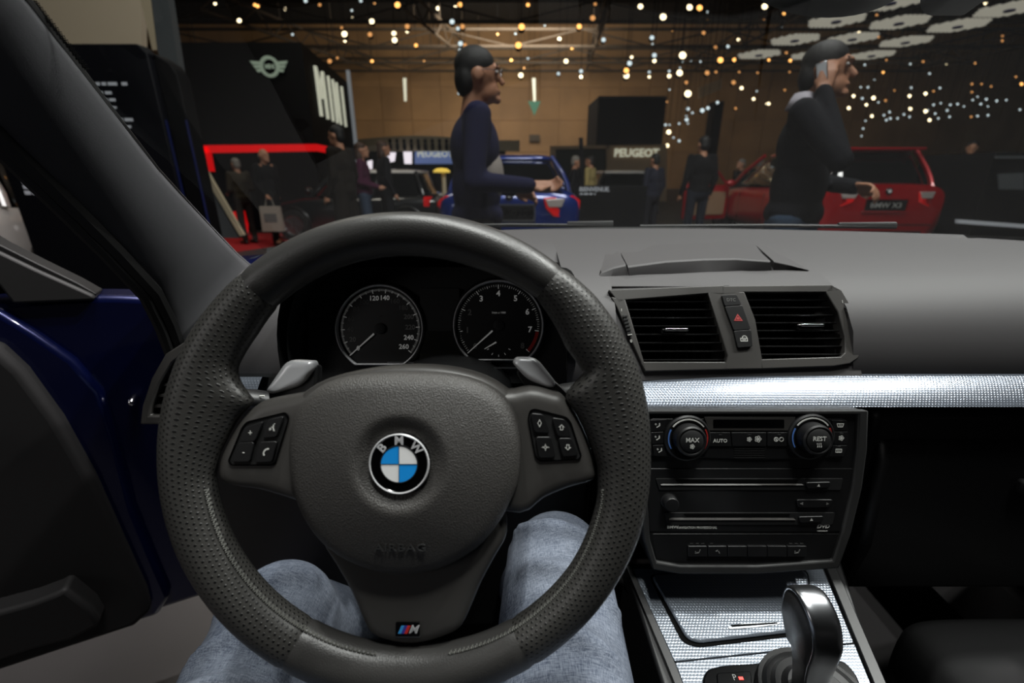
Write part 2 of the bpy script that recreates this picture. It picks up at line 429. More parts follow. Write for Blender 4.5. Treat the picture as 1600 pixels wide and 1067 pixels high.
# degrees -> outer / inner edge in photo pixels from the wheel centre
OUT = [(-60,388),(-20,391),(0,386),(22,391),(40,388),(50,382),(70,380),(90,379),(110,380),(133,381),(150,385),(180,385),(205,388),(240,386),(270,386),(300,388)]
INN = [(-60,311),(-35,313),(-14,308),(-4,300),(0,293),(6.3,283),(13,273),(18.5,262),(21,270),(24,304),(33,298),(43,308),(50,315),(70,307),(110,307),(131,305),(142,297),(154,296),(157,285),(161.5,248),(168,265),(174.5,278),(181,293),(187,302),(205,304),(240,303),(270,304),(300,311)]
def rim_part(name, a0, a1, m, npa=1.6, seam=True):
    g = G(); K = 28; n = max(8, int((a1-a0)/npa)); rings = []; uvs = []
    for i in range(n+1):
        a = a0+(a1-a0)*i/n
        w_ = a if a <= 300 else a-360
        ro = lerp_tab(OUT, w_)*.988/2000; ri = lerp_tab(INN, w_)/2000
        e = min(a-a0, a1-a); s_ = 1.0 if (not seam or e > 1.0) else .955+.045*e/1.0
        flare = max(0.0, (.148-ri)/.03)
        cr_ = (.1725); wo = (ro-cr_)*s_; wi = (cr_-ri)*s_; ax = .0175*s_
        ca, sa = math.cos(math.radians(a)), math.sin(math.radians(a)); ring = []
        for k in range(K):
            t = 2*PI*k/K; c, q = math.cos(t), math.sin(t)
            rr = cr_+(wo*c if c > 0 else wi*c)
            hh = ax*q*(1.0 if c > 0 else (1-.35*min(1, flare)*abs(c)))
            ring.append(FW.w(rr*ca, rr*sa, hh))
        ring.append(ring[0]); rings.append(ring)
        uvs += [(math.radians(a)*.1725, (k/K)*.128) for k in range(K+1)]
    g.loft(rings, False, False, 0, uvs)
    # closed ends
    N = len(rings)-1
    g.add(rings[0][:-1], [tuple(range(K))]); g.add(rings[N][:-1], [tuple(range(K-1, -1, -1))])
    return mk(name, g, m, wheel, angle=80)
rim_part('rim_top_grip', 49.7, 131.8, 'leather')
rim_part('rim_bottom_grip', 240.5, 302, 'leather')
rim_part('rim_side_grip', 131.8, 240.5, 'perforated_leather')
rim_part('rim_side_grip', 302, 409.7, 'perforated_leather')
# cross stitching on the inner face of the rim
g = G()
for a0, a1 in ((190, 262), (283, 350)):
    a = a0
    while a < a1:
        r = lerp_tab(INN, a if a <= 300 else a-360)/2000
        for d0, d1 in ((-.0025, .0025), (.0025, -.0025)):
            p = FW.w((r+.0018)*math.cos(math.radians(a)), (r+.0018)*math.sin(math.radians(a)), .0070+d0)
            q = FW.w((r+.0018)*math.cos(math.radians(a+.9)), (r+.0018)*math.sin(math.radians(a+.9)), .0070+d1)
            g.tube([p, q], .0007, 4)
        a += 1.25
mk('stitching', g, 'thread', wheel, kind='stuff', smooth=False)
# the three spokes: one plastic trim plate behind the airbag cover
def crowned(fr, pts, h0, h1, edge, rings=4, dome=None, rim=.9, mi=0):
    """a plate with a rounded edge and, when asked, a domed face"""
    n = len(pts); cx = sum(p[0] for p in pts)/n; cy = sum(p[1] for p in pts)/n; R = [[fr.w(p[0], p[1], h0) for p in pts]]
    for k in range(rings+1):
        t = k/rings*PI/2; ins = edge*(1-math.cos(t)); hh = h1-edge*.9+edge*.9*math.sin(t)
        r_ = []
        for p in pts:
            d = Vector((cx-p[0], cy-p[1])); d = d.normalized()*min(ins, d.length)
            u, v = p[0]+d.x, p[1]+d.y; r_.append(fr.w(u, v, hh+(dome(u, v) if dome and k else 0)))
        R.append(r_)
    return R, (cx, cy)
def plate(g, fr, pts, h0, h1, edge, dome=None, fill=6, mi=0):
    R, (cx, cy) = crowned(fr, pts, h0, h1, edge, dome=dome)
    n = len(pts)
    # fill inwards
    last = []
    for p in pts:
        d = Vector((cx-p[0], cy-p[1])); d = d.normalized()*min(edge, d.length); last.append((p[0]+d.x, p[1]+d.y))
    for k in range(1, fill):
        t = k/fill
        R.append([fr.w(u+(cx-u)*t, v+(cy-v)*t, h1+(dome(u+(cx-u)*t, v+(cy-v)*t) if dome else 0)) for u, v in last])
    g.loft(R, True, True, mi)
    return g
# spoke plate as three overlapping arms around the hub so that each stays a clean plate
armL = [(338,752),(336,732),(342,710),(357,680),(375,652),(400,630),(425,622),(480,612),(530,596),(640,590),(640,780),(560,780),(478,788),(442,780),(400,768),(360,762)]
armR = [(640,590),(740,597),(790,612),(830,606),(866,614),(882,620),(900,645),(915,675),(927,710),(931,730),(930,752),(890,765),(850,782),(812,806),(730,790),(640,780)]
armB = [(490,800),(560,770),(640,760),(720,770),(780,805),(792,838),(775,872),(752,915),(735,955),(720,985),(700,998),(668,1009),(636,1013),(605,1008),(580,998),(566,978),(545,930),(520,885),(497,845)]
for arm, hh in ((armL, .004), (armR, .004), (armB, .0035)):
    g = G(); pts = [(p.x, p.y) for p in catmull([Vector((*wpx(a,b),0)) for a,b in arm], 3, True)]
    plate(g, FW, pts, -.022, hh, .010, fill=4); mk('spoke', g, 'spoke_grey', wheel, angle=70)
# raised shroud around the cover
g = G(); shroud = [(452,640),(490,600),(560,578),(640,571),(715,578),(775,600),(815,640)]
pts = wps(shroud + [(800,700),(640,720),(465,700)])
plate(g, FW, [(p.x, p.y) for p in catmull([Vector((*p,0)) for p in pts], 3, True)], -.03, .003, .008, fill=3); mk('hub_shroud', g, 'spoke_grey', wheel, angle=70)
# airbag cover
pad_px = [(452,700),(455,665),(464,640),(482,616),(508,598),(545,587),(590,582),(637,580.5),(690,582),(732,589),(765,602),(790,621),(806,648),(814,680),(815,715),(810,752),(798,782),(783,810),(765,835),(745,855),(712,876),(680,889),(640,896),(600,893),(560,881),(528,864),(503,843),(484,818),(468,787),(457,750)]
pad = [(p.x, p.y) for p in catmull([Vector((*wpx(a,b,.007),0)) for a,b in pad_px], 2, True)]
EC = wpx(624.5, 724, .026)
def pad_dome(u, v):
    d = math.hypot(u-EC[0], v-EC[1]); e = math.hypot(u/.095, (v+.012)/.085)
    z = .017*(1-min(1, e)**2)
    rr = d/.0365
    if rr < 1: z -= .0065*(1 if rr < .62 else .5+.5*math.cos(PI*(rr-.62)/.38))
    return z
g = G(); n = len(pad)
R, _ = crowned(FW, pad, -.012, .014, .012, rings=6, dome=pad_dome)
ins = []
for p in pad:
    d = Vector((EC[0]-p[0], EC[1]-p[1])); d = d.normalized()*.012; ins.append((p[0]+d.x, p[1]+d.y))
# fill rings converge on the badge
for k in range(1, 25):
    t = (k/25)**.8
    R.append([FW.w(u+(EC[0]-u)*t, v+(EC[1]-v)*t,   .014+pad_dome(u+(EC[0]-u)*t, v+(EC[1]-v)*t)) for u, v in ins])
g.loft(R); pado = mk('airbag_cover', g, 'pad_leather', wheel, angle=80)
_u, _v = wpx(628, 851, .02)
txt('airbag_lettering', 'AIRBAG', FW, _u, _v, .014+pad_dome(_u, _v)+.0007, .0075, 'soft_dark', wheel, depth=.0012, sx=1.35, space=1.1)
# round badge
FB = FW.at(EC[0], EC[1], .0262)
rb = .0222
badge = mk('emblem', G().lathe(FB, [(rb*1.0,-.004),(rb,0),(rb*.985,.0012),(rb*.93,.0016),(rb*.9,.001),(rb*.2,.0012)], 64), ['gloss_black'], wheel, angle=30)
g = G(); g.lathe(FB, [(rb*.99,.0005),(rb*.985,.0016),(rb*.955,.0021),(rb*.925,.0017),(rb*.92,.0008)], 64); mk('emblem_ring', g, 'letter_silver', badge)
for k in range(4):
    a0 = 90*k
    g = G(); g.prism(FB, [(0,0)]+circ(rb*.585, 14, (0,0), a0, a0+90), .0008, .0019); mk('emblem_quarter', g, 'badge_white' if k % 2 == 0 else 'badge_blue', badge, smooth=False)
g = G(); g.ringprism(FB, circ(rb*.615, 48), circ(rb*.585, 48), .0008, .0021); g.box((0,0,.0018), (rb*1.17,.0004,.0006), FB); g.box((0,0,.0018), (.0004,rb*1.17,.0006), FB); mk('emblem_cross', g, 'satin_silver', badge)
for ch, a in (('B', 137), ('M', 90), ('W', 43)):
    ar = math.radians(a)
    txt('emblem_letter', ch, FB, rb*.755*math.cos(ar), rb*.755*math.sin(ar), .0016, .0088, 'letter_silver', badge, depth=.0008, rot=ar-PI/2, bold=.018)
# small coloured badge on the lower spoke
FM = FW.at(*wpx(637, 983, .005), .0042)
g = G(); g.prism(FM, rrect(-.0093,-.0055,.0093,.0055,.0008), 0, .0012); mb = mk('sport_badge', g, 'gloss_black', wheel, bevel=.0003)
for k, mm in enumerate(('m_blue','m_violet','m_red')):
    x = -.0074+k*.0024; g = G(); g.prism(FM, [(x,-.0030),(x+.0024,-.0030),(x+.0024+.0026,.0030),(x+.0026,.0030)], .001, .0016); mk('badge_stripe', g, mm, mb, smooth=False)
txt('badge_letter', 'M', FM, .0042, 0, .0014, .0085, 'letter_silver', mb, depth=.0006, shear=.35, bold=.02, sx=1.05)
g = G(); g.box((0,-.0058,.0006), (.0186,.0007,.0014), FM); mk('badge_edge', g, 'satin_silver', mb)
# button clusters
FH = .0042
def wheel_buttons(frame_px, buttons):
    g = G(); o = roundpoly(wps(frame_px, FH), .004, 4); cx = sum(p[0] for p in o)/len(o); cy = sum(p[1] for p in o)/len(o)
    def ins(L, d): return [(p[0]+(Vector((cx-p[0],cy-p[1])).normalized()*d).x, p[1]+(Vector((cx-p[0],cy-p[1])).normalized()*d).y) for p in L]
    g.ringprism(FW, o, ins(o, .0011), FH-.001, FH+.0012); fr_ = mk('button_frame', g, 'gloss_black', wheel)
    g = G(); g.prism(FW, ins(o, .001), FH-.001, FH+.0004); mk('button_bed', g, 'matte_black', wheel)
    for pts, icon in buttons:
        g = G(); q = roundpoly(wps(pts, FH+.002), .0022, 3); g.prism(FW, q, FH, FH+.0030); b = mk('button', g, 'hard_black', wheel, bevel=.0008, seg=2)
        c = (sum(p[0] for p in q)/len(q), sum(p[1] for p in q)/len(q)); icon(b, FW.at(c[0], c[1], FH+.0031))
def outline(pts, wdt):
    cx = sum(p[0] for p in pts)/len(pts); cy = sum(p[1] for p in pts)/len(pts)
    o = []
    for i in range(len(pts)):
        p = Vector(pts[i]); a = Vector(pts[i-1]); b = Vector(pts[(i+1) % len(pts)])
        n0 = (p-a).normalized(); n1 = (b-p).normalized(); nn = Vector((-(n0+n1).y, (n0+n1).x))
        if nn.length < 1e-6: nn = Vector((cx-p.x, cy-p.y))
        nn.normalize(); s_ = max(.35, n0.x*nn.y*-1*0+abs(Vector((-n0.y, n0.x)).dot(nn)))
        if nn.dot(Vector((cx-p.x, cy-p.y))) < 0: nn = -nn
        o.append((p.x+nn.x*wdt/s_, p.y+nn.y*wdt/s_))
    return o
def ic_line(pts, wdt=.0005):
    def f(b, F): g = G(); g.ringprism(F, pts, outline(pts, wdt), 0, .0003); mk('symbol', g, 'print_white', b, smooth=False)
    return f
def ic_txt(s, size):
    def f(b, F): txt('symbol', s, F, 0, 0, 0, size, 'print_white', b)
    return f
def ic_prisms(polys, m_='print_white'):
    def f(b, F):
        g = G()
        for p in polys: g.prism(F, p, 0, .0003)
        mk('symbol', g, m_, b, smooth=False)
    return f
k = .001
handset = [(-2.0*k,-2.6*k),(-1.2*k,-3.0*k),(-.6*k,-2.2*k),(-1.1*k,-1.6*k),(-.9*k,0),(.6*k,1.6*k),(1.6*k,1.5*k),(2.6*k,2.0*k),(2.6*k,2.8*k),(1.4*k,3.0*k),(-.4*k,2.3*k),(-1.7*k,.8*k),(-2.2*k,-1.0*k)]
speak = [[(.2*k,2.2*k),(.9*k,2.5*k),(1.3*k,.8*k),(.9*k,.6*k)],[(-.8*k,.9*k),(.9*k,.7*k),(.8*k,.2*k),(-.6*k,.1*k)],[(.1*k,0),(.8*k,.1*k),(1.6*k,-2.4*k),(.7*k,-2.6*k)],[(1.0*k,3.1*k),(2.2*k,3.3*k),(1.8*k,2.5*k)],[(-2.4*k,-.2*k),(-1.9*k,0),(-1.9*k,-2.0*k),(-2.5*k,-2.2*k)],[(-1.5*k,0),(-1.0*k,-.1*k),(-1.0*k,-1.8*k),(-1.6*k,-1.9*k)]]
wheel_buttons([(386,658),(447,643),(453,652),(432,722),(426,727),(362,727),(357,720),(378,668)],
  [([(383,668),(412,658),(399,689),(375,690)], ic_txt('+', .006)), ([(374,691),(398,690),(391,721),(363,721)], ic_txt('-', .006)),
   ([(420,655),(444,650),(433,682),(411,684)], ic_prisms(speak)), ([(407,690),(434,689),(426,721),(399,722)], ic_prisms([handset]))])
star = []
for j in range(8):
    a = PI/2+j*PI/4; r = .0030 if j % 2 == 0 else .0009; star.append((r*math.cos(a), r*math.sin(a)))
up = [(0,2.4*k),(2.4*k,.2*k),(1.2*k,.2*k),(1.2*k,-2*k),(-1.2*k,-2*k),(-1.2*k,.2*k),(-2.4*k,.2*k)]
wheel_buttons([(828,640),(836,638),(886,651),(893,660),(909,712),(905,718),(843,721),(836,714),(824,652)],
  [([(829,645),(849,647),(859,676),(835,675)], ic_line([(0,3.2*k),(1.6*k,0),(0,-3.2*k),(-1.6*k,0)])), ([(837,682),(861,682),(868,714),(842,715)], ic_line(star, .0004)),
   ([(862,652),(883,655),(893,682),(871,681)], ic_line(up)), ([(872,684),(893,684),(904,711),(879,713)], ic_line([(a, -b) for a, b in up]))])
# shift paddles behind the spokes
def paddle(front, side, hz):
    F2 = FW
    pts = roundpoly([F2.uv(a, b, hz) for a, b in front], .008, 5)
    g = G(); plate(g, F2, pts, hz-.010, hz+.002, .005, dome=lambda u, v: 0.0, fill=4)
    p = mk('shift_paddle', g, 'paddle_silver', wheel, angle=70)
    g = G(); s2 = roundpoly([F2.uv(a, b, hz-.004) for a, b in side], .004, 3); g.prism(F2, s2, hz-.016, hz-.004); mk('paddle_arm', g, 'hard_black', p, bevel=.002)
paddle([(414,612),(448,561),(489,564),(490,576),(470,603),(424,616)], [(418,606),(455,568),(496,570),(494,604),(470,640),(420,640)], -.018)
paddle([(800,566),(806,558),(838,558),(868,596),(868,605),(858,606),(824,594)], [(830,570),(868,596),(895,622),(880,640),(830,620),(805,580)], -.018)
# ------------------------------------------------------------------ dashboard
def yb(x): return 1.01-.17*((x-.02)/.72)**2
VX0, VX1, HX0, HX1 = -.128, .190, -.560, -.195
def prof(x, mode):
    P = [(.62,.84),(.585,.885),(.572,.925),(.572,.955),(.588,1.0),(.612,1.028),(.645,1.049),(.69,1.064),(.78,1.077),(.89,1.085),(yb(x),1.090),(yb(x)+.04,1.03)]
    if mode == 'vent': P = [(y+(.06 if 3 <= i <= 5 else 0), z) for i, (y, z) in enumerate(P)]
    if mode == 'hood': P = [(max(y, .75) if i <= 7 else y, z) for i, (y, z) in enumerate(P)]
    k = max(0, (x-.55)/.2)
    return [Vector((x, y, z)) for y, z in P]
rows = []
def xs(a, b, n): return [a+(b-a)*i/n for i in range(n+1)]
for x in xs(-.675, HX0, 5): rows.append(prof(x, ''))
for x in xs(HX0, HX1, 6): rows.append(prof(x, 'hood'))
for x in xs(HX1, VX0, 3): rows.append(prof(x, ''))
for x in xs(VX0, VX1, 6): rows.append(prof(x, 'vent'))
for x in xs(VX1, .77, 10): rows.append(prof(x, ''))
dash = thing('dashboard', (0.0, .75, .55), 'wide dark grey soft-touch dashboard under the windscreen', 'dashboard')
g = G(); g.grid(rows); mk('dash_pad', g, 'soft_black', dash, angle=50)
# binnacle hood: an arch over the instruments
g = G(); R = []
for inner in (0, 1):
    ys = [.545,.56,.62,.70,.78,.86]
    for y in (ys if not inner else ys[::-1]):
        t = (y-.545)/.315; a = .190+.05*t-(.012 if inner else 0); b = .178-.105*t-(.012 if inner else 0); cz = .962+.005*t
        R.append([Vector((-.378+a*math.copysign(abs(math.cos(q))**.75, math.cos(q)), y, cz+b*abs(math.sin(q))**.85)) for q in [PI*k/28 for k in range(29)]])
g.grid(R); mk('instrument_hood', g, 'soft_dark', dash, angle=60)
g = G(); g.box((-.378, .70, .96), (.36, .01, .20)); mk('hood_back', g, 'deep_black', dash)
# lower dash, knee panel
g = G(); g.box((-.465, .66, .65), (.65, .06, .50)); mk('knee_panel', g, 'hard_black', dash, bevel=.01)
# left face of the dash below the pad
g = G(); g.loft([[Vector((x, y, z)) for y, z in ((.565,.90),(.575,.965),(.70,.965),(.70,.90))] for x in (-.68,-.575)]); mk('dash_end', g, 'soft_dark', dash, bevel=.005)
# passenger side below the trim: glove box
g = G(); g.box((.47, .60, .755), (.50, .10, .29)); mk('lower_panel', g, 'hard_black', dash, bevel=.012)
glove = mk('glovebox_lid', G().loft([[Vector((x, y, z)) for y, z in ((.535,.60),(.520,.70),(.535,.83),(.548,.86),(.58,.86),(.58,.60))] for x in (.235,.72)]), 'hard_black', dash, bevel=.01)
g = G(); g.box((.48, .523, .80), (.12, .012, .02)); mk('glovebox_handle', g, 'matte_black', glove, bevel=.004)
# storage lid on top (screen flap)
lid = thing('screen_flap', PZ(1090, 430, 1.066), 'raised grey closed screen flap on top of the dashboard above the centre air vents', 'screen flap')
def dz(y): # dash top height in the middle
    P = [(.572,.955),(.588,1.0),(.612,1.028),(.645,1.049),(.69,1.064),(.78,1.077),(.89,1.085),(1.0,1.09)]
    return lerp_tab(P, y)
def onTop(px, py, up=0.0):
    r = ray(px, py); a, b = .50, 1.05
    for _ in range(40):
        m_ = (a+b)/2; P = PY(px, py, m_)
        if P.z > dz(m_)+up: a = m_
        else: b = m_
    return PY(px, py, b)
def flap(name, px_near, px_top, px_far, m, parent):
    """closed wedge: near bottom line, crest line, far line (each left -> right)"""
    n = len(px_near)
    A = [onTop(a, b, -.004) for a, b in px_near]; Bc = [Vector((p[0])) for p in px_top]; Cc = [onTop(a, b, -.004) for a, b in px_far]
    A2 = [p-Vector((0,0,.02)) for p in A]; C2 = [p-Vector((0,0,.02)) for p in Cc]
    g = G(); R = [A2, A, Bc, Cc, C2]
    g.grid(R)
    for i in (0, n-1):
        g.add([A2[i], A[i], Bc[i], Cc[i], C2[i]], [(0,1,2,3,4) if i else (4,3,2,1,0)])
    return mk(name, g, m, parent, angle=20, bevel=.0025)
def crest(px, py, h): return (onTop(px, py, h*.76),)
flap('flap_lid', [(984,435),(1050,433),(1110,430),(1160,428),(1206,426)], [crest(981,416,.018), crest(1040,408,.020), crest(1100,404.5,.021), crest(1150,404,.021), crest(1204,408,.019)], [(960,375),(1010,371),(1060,369),(1110,368),(1159,367)], 'soft_black', lid)
flap('flap_side', [(931,438),(952,437),(981,435)], [crest(940,425,.004), crest(960,417,.014), crest(978,413,.018)], [(917,385),(930,376),(956,374)], 'soft_black', lid)
flap('flap_side', [(1209,426),(1240,425),(1270,424)], [crest(1209,408,.018), crest(1230,413,.012), crest(1262,422,.003)], [(1163,367),(1190,372),(1225,395)], 'soft_black', lid)
# ------------------------------------------------------------------ instruments
FCL = Fr(PD(686, 510, .62), (1,0,0), CU)
clu = thing('instrument_cluster', FCL.w(0, -.06, -.02), 'instrument cluster with two round chrome-ringed dials behind the steering wheel', 'instrument cluster')
g = G(); g.prism(FCL, roundpoly(FCL.uvs([(478,415),(900,415),(905,600),(475,600)]), .02), -.03, -.012); mk('cluster_back', g, 'matte_black', clu)
g = G(); g.prism(FCL, roundpoly(FCL.uvs([(655,449),(718,449),(718,570),(655,570)]), .004), -.012, -.004); mk('center_panel', g, 'matte_black', clu, bevel=.001)
g = G(); g.prism(FCL, roundpoly(FCL.uvs([(657,517),(719,517),(719,563),(655,565)]), .003), -.004, -.002); mk('info_display', g, 'lcd', clu)
SC = .62/FPX
def gauge(cx, cy, r, cut, nums, red, small):
    u, v = FCL.uv(cx, cy); F = FCL.at(u, v, 0); R_ = r*SC
    def cutc(rr, n=64):
        yb_ = -(cut-cy)*SC*rr/R_ if rr < R_ else -(cut-cy)*SC*rr/R_
        a = math.degrees(math.asin(max(-1, min(1, yb_/rr))))
        return circ(rr, n, (0,0), a, 180-a)
    gd = mk('dial', G().prism(F, cutc(R_*.97), -.010, -.004), 'dial_face', clu, smooth=False)
    g = G(); o, i_ = cutc(R_), cutc(R_*.955); m_ = cutc(R_*.978); n = len(o)
    rings = [[F.w(*p, -.008) for p in o], [F.w(*p, .001) for p in o], [F.w(*p, .0022) for p in m_], [F.w(*p, .001) for p in i_], [F.w(*p, -.006) for p in i_]]
    g.loft(rings, True, False); mk('bezel_ring', g, 'letter_silver', gd, angle=60)
    g = G(); o2 = cutc(R_*1.06); g.loft([[F.w(*p, -.012) for p in o2], [F.w(*p, -.004) for p in o2], [F.w(*p, .0) for p in o]], True, False); mk('dial_surround', g, 'hard_black', gd)
    return gd, F, R_
def ticks(gd, F, R_, a0, a1, nmaj, sub, m1, r1=.93, lm=.10, ls=.05, ro=None):
    g = G()
    for k in range(nmaj*sub+1):
        a = math.radians(a0+(a1-a0)*k/(nmaj*sub)); big = k % sub == 0; mid = (k*2) % sub == 0
        l = lm if big else (ls*1.3 if mid else ls); wd = .0009 if big else (.0006 if mid else .00035)
        Fk = F.at(R_*(r1-l/2)*math.cos(a), R_*(r1-l/2)*math.sin(a), -.0038, a); g.box((0,0,0), (R_*l, wd, .0003), Fk)
    mk('scale_marks', g, m1, gd, smooth=False)
gd, F, R_ = gauge(593, 513, 69, 570.5, None, None, False)
A0, A1 = 222, -38
ticks(gd, F, R_, A0, A1, 13, 10, 'dial_print', .90, .09, .045)
for k in range(14):
    a = math.radians(A0+(A1-A0)*k/13); rr = .70 if 2 < k < 11 else .68
    dim = 'print_dim' if k in (2,3,4,5,8,9) else ('print_grey' if k in (1,10,11) else 'dial_print')
    txt('numeral', str(20*k), F, R_*rr*math.cos(a), R_*rr*math.sin(a), -.0038, .0090, dim, gd, depth=.0002, bold=.022)
txt('unit_mark', 'km/h', F, 0, .017, -.0038, .0036, 'print_dim', gd, depth=.0002)
def needle(gd, F, R_, ang, l0, l1, c=(0,0)):
    a = math.radians(ang); f2 = F.at(c[0], c[1], 0, a); g = G(); g.prism(f2, [(l0*R_,-.0011),(l1*R_,-.0005),(l1*R_,.0005),(l0*R_,.0011)], -.0022, -.0012); mk('needle', g, 'dial_print', gd, smooth=False)
needle(gd, F, R_, 222, .18, .92); mk('needle_hub', G().lathe(F, [(.0075,-.004),(.0072,-.001),(.005,.0),(.002,.0)], 24), 'matte_black', gd)
gd, F, R_ = gauge(779, 508, 71, 563.5, None, None, True)
B0, B1 = 222, -41
ticks(gd, F, R_, B0, B1, 8, 10, 'dial_print', .90, .09, .045)
for k in range(9):
    a = math.radians(B0+(B1-B0)*k/8); txt('numeral', str(k), F, R_*.70*math.cos(a), R_*.70*math.sin(a), -.0038, .0108, 'dial_print' if k in (3,4,5,6,7) else 'print_grey', gd, depth=.0002, bold=.025)
txt('unit_mark', '1/min x 1000', F, 0, .017, -.0038, .0036, 'dial_print', gd, depth=.0002, bold=.01)
g = G(); g.ringprism
a7 = B0+(B1-B0)*7/8; o = circ(R_*.90, 10, (0,0), a7-1.5, B1); i_ = circ(R_*.83, 10, (0,0), a7-1.5, B1)
g.prism(F, o+i_[::-1], -.0039, -.0034); mk('red_band', g, 'print_red', gd, smooth=False)
needle(gd, F, R_, 222, .18, .92); mk('needle_hub', G().lathe(F, [(.0075,-.004),(.0072,-.001),(.005,.0),(.002,.0)], 24), 'matte_black', gd)
g = G(); fc = (0, -.026)
for k in range(5):
    a = math.radians(205+32.5*k); f2 = F.at(fc[0]+.016*math.cos(a), fc[1]+.016*math.sin(a)*.95, -.0036, a); g.box((0,0,0), (.003,.0007,.0003), f2)
mk('economy_scale', g, 'dial_print', gd, smooth=False); needle(gd, F, R_, 210, .06, .36, (0,-.021))
g = G(); g.box((0,-.0485,-.001), (.14,.0016,.002), FCL); g.box((.06,-.0555,.004), (.10,.0020,.002), FCL); mk('chrome_line', g, 'satin_silver', clu)
# ------------------------------------------------------------------ column cover and stalks
cc = mk('column_cover', G().loft([[Vector((-.352+a*math.cos(q), y, z+b*math.sin(q))) for q in [2*PI*k/20 for k in range(20)]] for y, z, a, b in ((.36,.940,.055,.045),(.46,.930,.075,.05),(.60,.92,.085,.05),(.66,.92,.085,.05))]), 'hard_black', angle=60,
        label='rounded black steering column cover behind the wheel', cat='column cover')
def stalk(p0, p1, label):
    p0, p1 = Vector(p0), Vector(p1); t = thing('control_stalk', p0, label, 'control stalk')
    path = [p0.lerp(p1, k/6)+Vector((0,0,.004*math.sin(PI*k/6))) for k in range(7)]
    g = G(); g.tube(path, [.010,.010,.010,.011,.0115,.0115,.008], 12, flat=.75); b = mk('lever', g, 'hard_black', t)
    g = G(); q = p0.lerp(p1, .92); g.tube([p0.lerp(p1, .84), q], .0118, 12, flat=.77); mk('lever_ring', g, 'gloss_black', t)
    d = p0.lerp(p1, .62)+Vector((0,-.006,.010))
    g = G()
    for k in range(3): g.box((d.x+(k-1)*.009, d.y, d.z), (.005,.0012,.0012))
    mk('lever_print', g, 'print_white', t)
stalk(PD(790, 640, .46), PD(930, 608, .43), 'black wiper stalk behind the right wheel spoke')
stalk(PD(480, 640, .46), PD(352, 622, .43), 'black indicator stalk behind the left wheel spoke')
# ------------------------------------------------------------------ centre vents
FV = Fr((.03,.603,1.002), (1,0,0), (0,.063,.096))
vent = thing('center_air_vent', FV.w(0,-.05,0), 'pair of slatted centre air vents with hazard switch between them', 'air vent')
def U(L, h=0): return FV.uvs(L, h)
bars = [[(950,454),(1130,447),(1130,463),(1105,460),(976,470),(966,475)],                      # top left
        [(1126,448),(1296,446),(1312,455),(1288,458),(1160,458),(1126,464)],                    # top right
        [(954,465),(976,469),(1007,572),(1007,581),(997,559),(963,482)],                         # left
        [(1104,458),(1161,457),(1178,500),(1189,563),(1189,577),(1128,578),(1135,556)],           # middle
        [(1287,457),(1296,446),(1312,455),(1331,487),(1342,518),(1344,546),(1338,560),(1325,569),(1309,560),(1317,552),(1317,527),(1306,488)],
        [(1000,566),(1132,566),(1136,578),(1007,581)], [(1186,562),(1312,558),(1328,568),(1300,573),(1188,577)]]
g = G()
for b in bars: g.prism(FV, U(b), -.014, .004)
mk('vent_frame', g, 'spoke_grey', vent, bevel=.0012)
g = G()
for b in ([(957,450),(1140,445),(1140,454),(957,458)], [(949,460),(953,460),(964,484),(998,561),(1008,584),(952,588)], [(950,578),(1345,570),(1350,592),(950,594)]): g.prism(FV, U(b), -.02, -.002)
mk('vent_surround', g, 'soft_black', vent)
g = G(); g.prism(FV, U([(960,462),(1300,452),(1340,510),(1335,565),(1005,580)]), -.058, -.054); mk('vent_back', g, 'deep_black', vent)
OPL = U([(976,469),(1105,459),(1135,556),(1132,567),(1007,572)]); OPR = U([(1160,457),(1288,457),(1316,527),(1316,552),(1310,560),(1188,563),(1178,500)])
def hspan(poly, v):
    X = []
    for i in range(len(poly)):
        a, b = poly[i], poly[(i+1) % len(poly)]
        if (a[1]-v)*(b[1]-v) < 0: X.append(a[0]+(b[0]-a[0])*(v-a[1])/(b[1]-a[1]))
    return (min(X), max(X)) if len(X) >= 2 else None
for op, tabpx, nsl in ((OPL, (1054,518), 8), (OPR, (1265,511), 8)):
    v0 = min(p[1] for p in op)+.004; v1 = max(p[1] for p in op)-.004
    for k in range(nsl):
        v = v0+(v1-v0)*(k+.4)/nsl; sp_ = hspan(op, v)
        if not sp_: continue
        a, b = sp_; f2 = FV.at((a+b)/2, v, -.004); g = G()
        g.prism(Fr(f2.O, f2.ez, f2.ey), [(.002,-.0005),(.003,.0004),(.0015,.0012),(-.022,.0038),(-.022,.0028)], -(b-a)/2-.001, (b-a)/2+.001)
        mk('slat', g, 'hard_black', vent)
    a, b = hspan(op, (v0+v1)/2); g = G()
    for k in range(9):
        u = a+.01+(b-a-.02)*k/8; g.box((u, (v0+v1)/2, -.040), (.0012, v1-v0, .022), FV)
    mk('vane_row', g, 'hard_black', vent)
    u, v = FV.uv(*tabpx); g = G(); g.prism(FV, rrect(u-.019, v-.0040, u+.016, v+.0030, .002), -.006, .004); tb = mk('vent_tab', g, 'gloss_black', vent, bevel=.0008)
    g = G(); g.prism(FV, rrect(u-.015, v-.0003, u+.017, v+.0030, .0012), .003, .0062); mk('tab_trim', g, 'chrome', tb, bevel=.0006)
